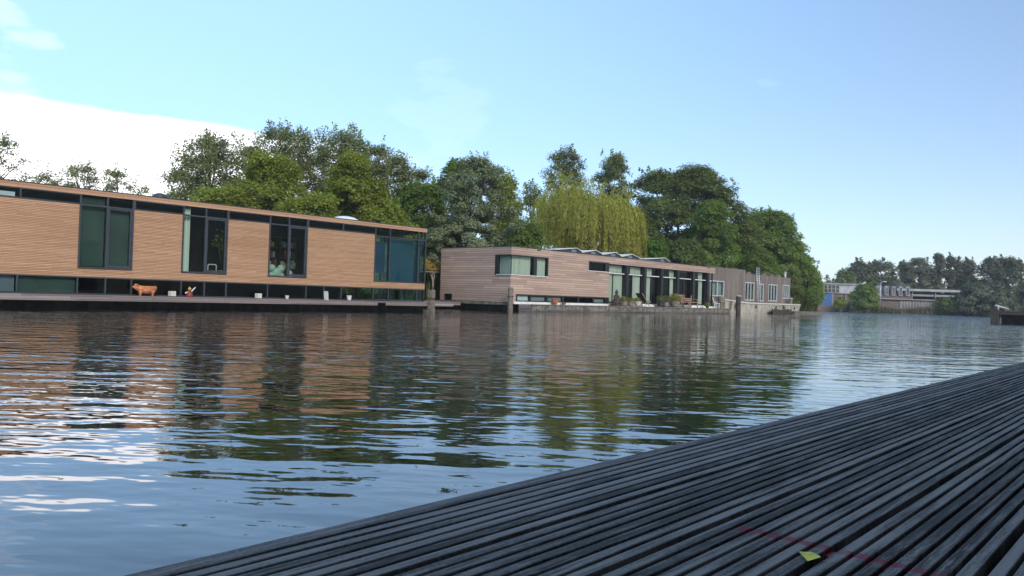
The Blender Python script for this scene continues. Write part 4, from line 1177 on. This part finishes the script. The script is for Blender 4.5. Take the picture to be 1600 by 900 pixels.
tg1 = 'trees on the bank behind the houseboats'
T = [
 # px, top, depth, halfw, z0, profile, material, clumps, cr, per, leaf, spray, name, label
 (4, 212, 60, 54, 3.0, 'vase', 'airy', 26, .6, 60, .15, 90, 'airy_tree', 'thin airy tree against white cloud, cut by the left edge of the photo'),
 (72, 266, 64, 46, 2.5, 'round', 'airy', 26, .6, 60, .15, 70, 'airy_tree', 'low feathery treetop above the roof just right of the leftmost tree'),
 (130, 256, 66, 54, 2.5, 'egg', 'airy', 44, .6, 80, .15, 100, 'airy_tree', 'grey green feathery treetop above the second mullion of the slatted roof'),
 (186, 262, 66, 56, 2.5, 'round', 'airy', 44, .6, 80, .15, 100, 'airy_tree', 'feathery treetop left of the dark roof vent'),
 (232, 284, 66, 40, 2.0, 'round', 'airy', 24, .6, 70, .15, 50, 'airy_tree', 'small feathery treetop directly behind the dark roof vent'),
 (332, 210, 52, 70, 1.5, 'egg', 'airy', 95, .65, 95, .15, 190, 'airy_tree', 'open grey green tree with see through left side right of the roof vent'),
 (448, 197, 57, 76, 2.0, 'egg', 'airy', 110, .7, 95, .16, 200, 'airy_tree', 'tallest airy grey tree behind the yellow green crowns'),
 (545, 203, 58, 62, 2.0, 'egg', 'airy', 90, .7, 95, .16, 170, 'airy_tree', 'airy grey tree with pointed top behind the round yellow green dome'),
 (425, 238, 47, 64, .8, 'round', 'yellowgreen', 130, .7, 150, .16, 60, 'leafy_tree', 'broad yellow green tree left of the white roof dome'),
 (553, 237, 46, 58, .8, 'dome', 'yellowgreen', 130, .6, 170, .14, 40, 'leafy_tree', 'smooth domed yellow green tree above the white roof dome'),
 (392, 216, 55, 52, 2.0, 'egg', 'airy', 70, .7, 95, .16, 110, 'airy_tree', 'airy grey green tree filling the dip left of the tallest airy tree'),
 (500, 206, 60, 52, 2.0, 'egg', 'airy', 70, .7, 95, .16, 110, 'airy_tree', 'airy grey tree between the tallest airy tree and the pointed one'),
 (590, 222, 60, 44, 2.0, 'egg', 'airy', 70, .7, 95, .16, 90, 'airy_tree', 'airy tree sloping down right of the pointed airy tree'),
 (655, 262, 64, 40, 2.0, 'egg', 'airy', 60, .7, 110, .16, 70, 'airy_tree', 'grey green tree in the dip left of the silver willow'),
 (300, 238, 54, 44, 1.5, 'egg', 'airy', 50, .65, 90, .15, 100, 'airy_tree', 'lower open tree at the left end of the tree mass, right of the roof vent'),
 (352, 290, 45, 62, .8, 'round', 'yellowgreen', 90, .65, 140, .16, 40, 'leafy_tree', 'lower yellow green tree right above the slatted roof, below the airy tree'),
 (482, 300, 44, 58, .8, 'round', 'yellowgreen', 90, .65, 140, .16, 30, 'leafy_tree', 'low bushy yellow green tree between the two taller yellow green trees'),
 (622, 236, 62, 40, 2.0, 'egg', 'airy', 60, .7, 110, .16, 90, 'airy_tree', 'grey green tree rising right of the domed yellow green tree'),
 (600, 305, 47, 52, .8, 'round', 'yellowgreen', 70, .65, 140, .16, 30, 'leafy_tree', 'low olive tree above the right end of the slatted roof'),
 (655, 280, 57, 62, .8, 'round', 'mid', 120, .7, 150, .16, 50, 'leafy_tree', 'deep green tree over the corner of the slatted houseboat'),
 (690, 330, 56, 50, .6, 'round', 'dark', 80, .65, 150, .16, 30, 'leafy_tree', 'dark green bushy tree above the planted shed roof'),
 (706, 246, 60, 40, 1.5, 'egg', 'mid', 80, .7, 140, .16, 60, 'leafy_tree', 'narrow green tree peering from behind the silver willow'),
 (744, 240, 52, 66, .6, 'egg', 'silver', 190, .6, 150, .13, 110, 'silver_willow', 'large silvery grey willow above the left part of the boarded houseboat'),
 (790, 262, 60, 34, 1.0, 'egg', 'yellowgreen', 80, .7, 130, .16, 60, 'leafy_tree', 'slender yellow green tree right of the silver willow'),
 (818, 340, 56, 46, .6, 'round', 'mid', 80, .7, 150, .16, 30, 'leafy_tree', 'low green tree filling the gap left of the weeping willow'),
 (830, 280, 84, 27, 4.0, 'vase', 'poplar', 30, .9, 90, .2, 60, 'birch_tree', 'small far tree with visible pale stems between silver and weeping willow'),
 (886, 227, 90, 40, 5.0, 'column', 'poplar', 80, 1.0, 110, .22, 60, 'poplar_tree', 'tall poplar standing directly behind the weeping willow'),
 (958, 236, 90, 40, 5.0, 'column', 'poplar', 80, 1.0, 110, .22, 60, 'poplar_tree', 'tall poplar between the weeping willow and the dark maple'),
 (1062, 260, 88, 112, 2.0, 'round', 'dark', 300, 1.2, 150, .25, 120, 'maple_tree', 'huge dark round maple behind the glazed houseboat'),
 (985, 320, 80, 52, 1.0, 'round', 'dark', 90, 1.1, 140, .24, 30, 'leafy_tree', 'dark tree in shade right behind the weeping willow'),
 (1112, 312, 79, 52, 1.0, 'dome', 'mid', 110, 1.0, 150, .22, 40, 'leafy_tree', 'fresh green tree in front of the dark maple'),
 (1018, 370, 66, 27, .6, 'round', 'bright', 60, .7, 130, .17, 20, 'leafy_bush', 'bright green bush at the right foot of the weeping willow'),
 (1068, 372, 70, 52, .6, 'round', 'dark', 80, .9, 140, .2, 20, 'leafy_bush', 'dark bush above the glazed end of the boarded houseboat'),
 (1205, 324, 97, 72, .6, 'dome', 'mid', 230, 1.2, 150, .26, 90, 'leafy_tree', 'broad green tree at the tip of the island'),
 (1180, 388, 84, 42, .6, 'round', 'mid', 90, .9, 140, .2, 30, 'leafy_bush', 'rounded green bush behind the tall ladder'),
 (1130, 404, 80, 26, .6, 'round', 'yellowgreen', 50, .8, 130, .2, 16, 'leafy_bush', 'yellow green bush over the silvered houseboat roof'),
 (1247, 392, 97, 36, .15, 'egg', 'mid', 120, .9, 140, .24, 50, 'leafy_tree', 'drooping green tree leaning over the water at the island tip'),
 (1222, 420, 90, 36, .3, 'round', 'dark', 70, .9, 140, .22, 20, 'leafy_bush', 'dark bush behind the right end of the silvered houseboat'),
]
for i, (px, ty, dp, hw, z0, pf, mt, nc, cr, per, lf, spn, nm, lab) in enumerate(T):
    b, top, rad = place(px, ty, dp, hw)
    tree(nm, lab, 'bush' if 'bush' in nm else 'tree', b, rad, z0, top, pf, mt, 100+i, int(nc*1.5), cr*1.05, int(per*(2.0 if mt == 'airy' else 2.5)), lf*.93, .36, tg1 if 'bush' not in nm else 'bushes on the bank behind the houseboats', int(spn*1.3), 1.35 if mt == 'airy' else 1.0, tr=.14 if dp < 70 else .24)

def willow():
    b, top, rad = place(924, 280, 66, 84)
    rng = np.random.default_rng(77)
    o = thing('weeping_willow', 'weeping willow with hanging yellow green strands behind the boarded houseboat', 'tree', (b[0], b[1], .4))
    Ps, Ns = [], []
    ns = 1800
    # three overlapping domes of strands
    domes = [(-2.2, .6, top-.2, 2.6), (1.7, -.3, top-1.3, 2.8), (-.3, -.8, top-1.0, 3.0), (3.1, .2, top-3.0, 1.6), (-3.4, .3, top-2.6, 1.5)]
    ph = rng.uniform(0, 6, 8)
    rv = np.array(r0)
    for k in range(ns):
        dx, dy, dt, dr = domes[rng.choice(5, p=[.27, .27, .26, .1, .1])]
        a = rng.uniform(0, 2*np.pi); r = dr*math.sqrt(rng.uniform(0, 1))
        z = dt-1.5*(r/dr)**2.2-1.1*rng.random()**2
        cx, cy = dx*rv[0]-dy*rv[1], dx*rv[1]+dy*rv[0]
        p0 = np.array([cx+r*math.cos(a), cy+r*math.sin(a), z])
        ln = min(rng.uniform(1.6, 4.6)*(.7+.5*r/dr), z-1.2)
        n = int(ln*13)
        u = np.sort(rng.uniform(0, 1, n))[:, None]
        ow = np.array([math.cos(a), math.sin(a), 0])*.55*(1-np.exp(-3*u))
        p = p0+ow+np.array([0, 0, -1])*u*ln+rng.normal(size=(n, 3))*np.array([.05, .05, .05])
        Ps.append(p); Ns.append(np.array([math.cos(a), math.sin(a), .3])+rng.normal(size=(n, 3))*.6)
    # airy upper shoots
    for k in range(70):
        dx, dy, dt, dr = domes[rng.integers(0, 3)]; a = rng.uniform(0, 6.28); r = dr*.7*math.sqrt(rng.random())
        cx, cy = dx*rv[0]-dy*rv[1], dx*rv[1]+dy*rv[0]
        n = 22; u = rng.uniform(0, 1, (n, 1))
        Ps.append(np.array([cx+r*math.cos(a), cy+r*math.sin(a), dt-1.0*(r/dr)**2])+np.array([.3*math.cos(a), .3*math.sin(a), .8])*u+rng.normal(size=(n, 3))*.1)
        Ns.append(rng.normal(size=(n, 3)))
    P = np.concatenate(Ps); Nn = np.concatenate(Ns)
    n = len(P); Nn /= np.linalg.norm(Nn, axis=1, keepdims=True)
    up = np.array([0, 0, -1.])+rng.normal(size=(n, 3))*.3; up -= Nn*np.sum(up*Nn, 1, keepdims=True); up /= np.linalg.norm(up, axis=1, keepdims=True)
    sd_ = np.cross(Nn, up); s = rng.uniform(.10, .22, (n, 1))
    V = np.stack([P-up*s*.5, P+sd_*s*.16, P+up*s*.8, P-sd_*s*.16], 1)
    ob = quadmesh('crown', V, LM['willow']); ob.parent = o; ob.location = (0, 0, -.4)
    m = MB(); m.tube([(0, 0, -.3), (.1, 0, 2), (0, .1, 4.2)], [.5, .4, .32], 10)
    for dx, dy, dt, dr in domes:
        cx, cy = dx*rv[0]-dy*rv[1], dx*rv[1]+dy*rv[0]
        m.tube([(0, .05, 3.6), (cx*.5, cy*.5, (dt+3.6)/2+.6), (cx, cy, dt-.4)], [.26, .17, .05], 7)
        for q in range(6):
            a = q*1.05; m.tube([(cx*.8, cy*.8, dt-.9), (cx+dr*.6*math.cos(a), cy+dr*.6*math.sin(a), dt-.7)], [.08, .02], 5)
    mo = m.build('trunk', 'bark', o, local=True); mo.location = (0, 0, -.4)
willow()

FT = [
 (1296, 432, 158, 14, 1., 'round', 'airy', 16, 1.0, 70, .3, 30, 'thin pale tree above the workshop windows'),
 (1320, 420, 158, 17, 1., 'round', 'poplar', 34, 1.2, 110, .36, 20, 'rounded olive tree above the white end of the workshop'),
 (1343, 406, 165, 26, 3.0, 'round', 'farg', 60, 1.3, 100, .36, 30, 'round topped tree, left half of the pair above the bush by the workshop'),
 (1378, 403, 165, 27, 3.0, 'round', 'farg', 60, 1.3, 100, .36, 30, 'round topped tree above the dormer roofs with sky gaps at its foot'),
 (1416, 406, 176, 20, 3.0, 'egg', 'farg', 44, 1.2, 100, .36, 24, 'tree with open crown left of the broad tree by the poplars'),
 (1438, 400, 176, 26, 2.5, 'round', 'farg', 64, 1.2, 100, .36, 26, 'broad open crowned tree just left of the two poplars'),
 (1468, 394, 174, 11, 1.5, 'column', 'farg', 50, 1.0, 110, .34, 16, 'dark columnar poplar, the taller of two side by side on the far shore'),
 (1485, 397, 174, 9.5, 1.5, 'column', 'farg', 46, 1.0, 110, .34, 14, 'dark columnar poplar, the slimmer right one of the two on the far shore'),
 (1497, 402, 174, 7, 1.5, 'column', 'farg', 26, .9, 90, .34, 14, 'narrow ragged tree right of the two poplars'),
 (1512, 404, 176, 17, 1.5, 'egg', 'farg', 60, 1.2, 110, .36, 20, 'tapering dark tree left of the big rounded tree at right'),
 (1552, 400, 168, 24, 1.5, 'round', 'farg', 70, 1.2, 110, .34, 24, 'big dark rounded tree at right, left part of the mass'),
 (1578, 398, 166, 26, 1.5, 'round', 'farg', 80, 1.2, 110, .34, 24, 'big dark rounded tree nearest the right edge of the photo'),
 (1606, 440, 146, 20, .8, 'round', 'farg', 40, 1.1, 110, .34, 16, 'low tree cut off by the right edge of the photo'),
 (1352, 442, 141, 22, .6, 'round', 'mid', 70, 1.0, 130, .3, 16, 'round dark green bush between workshop and dormer houses'),
 (1314, 462, 140, 9, .5, 'round', 'yellowgreen', 22, .7, 100, .26, 8, 'small yellow green bush against the workshop brick wall'),
 (1398, 436, 162, 22, 1., 'round', 'farg', 40, 1.1, 110, .34, 14, 'dense low tree directly behind the dormer ridge'),
 (1525, 440, 143, 34, .6, 'dome', 'farg', 90, 1.1, 120, .3, 20, 'wide dark bushy tree on the bank right of the canopy'),
 (1482, 462, 146, 20, .6, 'round', 'dark', 40, 1.0, 120, .3, 12, 'dark purple brown bush under the canopy edge'),
 (1565, 450, 140, 26, .6, 'round', 'farg', 60, 1.0, 120, .3, 14, 'dark bush on the bank behind the jetty rail'),
]
for i, (px, ty, dp, hw, z0, pf, mt, nc, cr, per, lf, spn, lab) in enumerate(FT):
    b, top, rad = place(px, ty, dp, hw)
    bush = 'bush' in lab.split(' against')[0] and 'bushy' not in lab and 'above' not in lab
    tree('far_bush' if bush else 'far_tree', lab, 'bush' if bush else 'tree', b, rad, z0, top, pf, mt, 300+i, int(nc*1.3), cr, int(per*1.5), lf*1.1, .2, 'bushes on the far shore' if bush else 'trees on the far shore', spn, 1.4, tr=.25)

# reeds and ground cover along both banks
def reeds(name, pts, n, h, mat, seed, width):
    rng = np.random.default_rng(seed)
    pts = np.array(pts, float); seg = np.linalg.norm(np.diff(pts, axis=0), axis=1); cum = np.concatenate([[0], np.cumsum(seg)])
    s = rng.uniform(0, cum[-1], n); i = np.clip(np.searchsorted(cum, s)-1, 0, len(seg)-1); f = (s-cum[i])/seg[i]
    base = pts[i]+(pts[i+1]-pts[i])*f[:, None]
    d = (pts[i+1]-pts[i])/seg[i][:, None]; nn = np.stack([-d[:, 1], d[:, 0]], 1)
    base = base+nn*rng.uniform(0, width, (n, 1))
    hh = h*rng.uniform(.4, 1.1, n)*(.75+.4*np.sin(s*.35)*np.sin(s*.11+1))
    a = rng.uniform(0, 6.28, n); lean = rng.normal(size=(n, 2))*.18*hh[:, None]; wv = rng.uniform(.03, .08, n)*h/1.6
    ca, sa = np.cos(a)*wv, np.sin(a)*wv
    z = np.full(n, .1)
    V = np.stack([np.stack([base[:, 0]-ca, base[:, 1]-sa, z], 1), np.stack([base[:, 0]+ca, base[:, 1]+sa, z], 1),
                  np.stack([base[:, 0]+ca*.7+lean[:, 0], base[:, 1]+sa*.7+lean[:, 1], hh*.75], 1), np.stack([base[:, 0]-ca*.1+lean[:, 0]*1.5, base[:, 1]-sa*.1+lean[:, 1]*1.5, hh], 1)], 1)
    o = quadmesh(name, V, LM[mat]); o['kind'] = 'stuff'; return o
tag(reeds('reed_bed', [(150, 52.2), (158, 42.5), (171, 27.5), (188, 3)], 9000, 2.0, 'reed', 5, 2.4), 'brown green reeds fringing the far bank', 'reeds')
tag(reeds('bank_undergrowth', [(-20, 37.2), (20, 37.2), (60, 37.6), (84, 36.2), (97, 35.8)], 14000, 2.6, 'dark', 6, 4.0), 'dark undergrowth on the bank behind the houseboats', 'undergrowth')
# distant wood that closes the horizon behind the far shore
rng = np.random.default_rng(9)
n = 26000; s = rng.uniform(-130, 220, n); k = rng.uniform(45, 60, n)
hz_ = (3.6+1.6*np.sin(s*.13)+1.2*np.sin(s*.31+1)+.8*np.sin(s*.9))
P = np.stack([O.x+E.x*s+NO.x*k, O.y+E.y*s+NO.y*k, .6+hz_*rng.uniform(0, 1, n)**.7], 1)
ob = quadmesh('distant_wood', leaves(P, rng.normal(size=P.shape)+[0, 0, .6], .9, rng), LM['farg'])
tag(ob, 'low distant wood closing the view behind the far shore trees', 'wood', kind='stuff')

# ------------------------------------------------------------------ air
t = NT('haze_air'); pv = t.n('ShaderNodeVolumePrincipled')
pv.inputs['Color'].default_value = (.86, .91, .96, 1); pv.inputs['Density'].default_value = .00042; pv.inputs['Anisotropy'].default_value = .0
t.t.links.new(pv.outputs[0], t.out.inputs['Volume']); M['haze'] = t.m
hz = MB().box(-905, 905, -905, 905, -1.5, 24).build('haze', 'haze'); hz['kind'] = 'stuff'
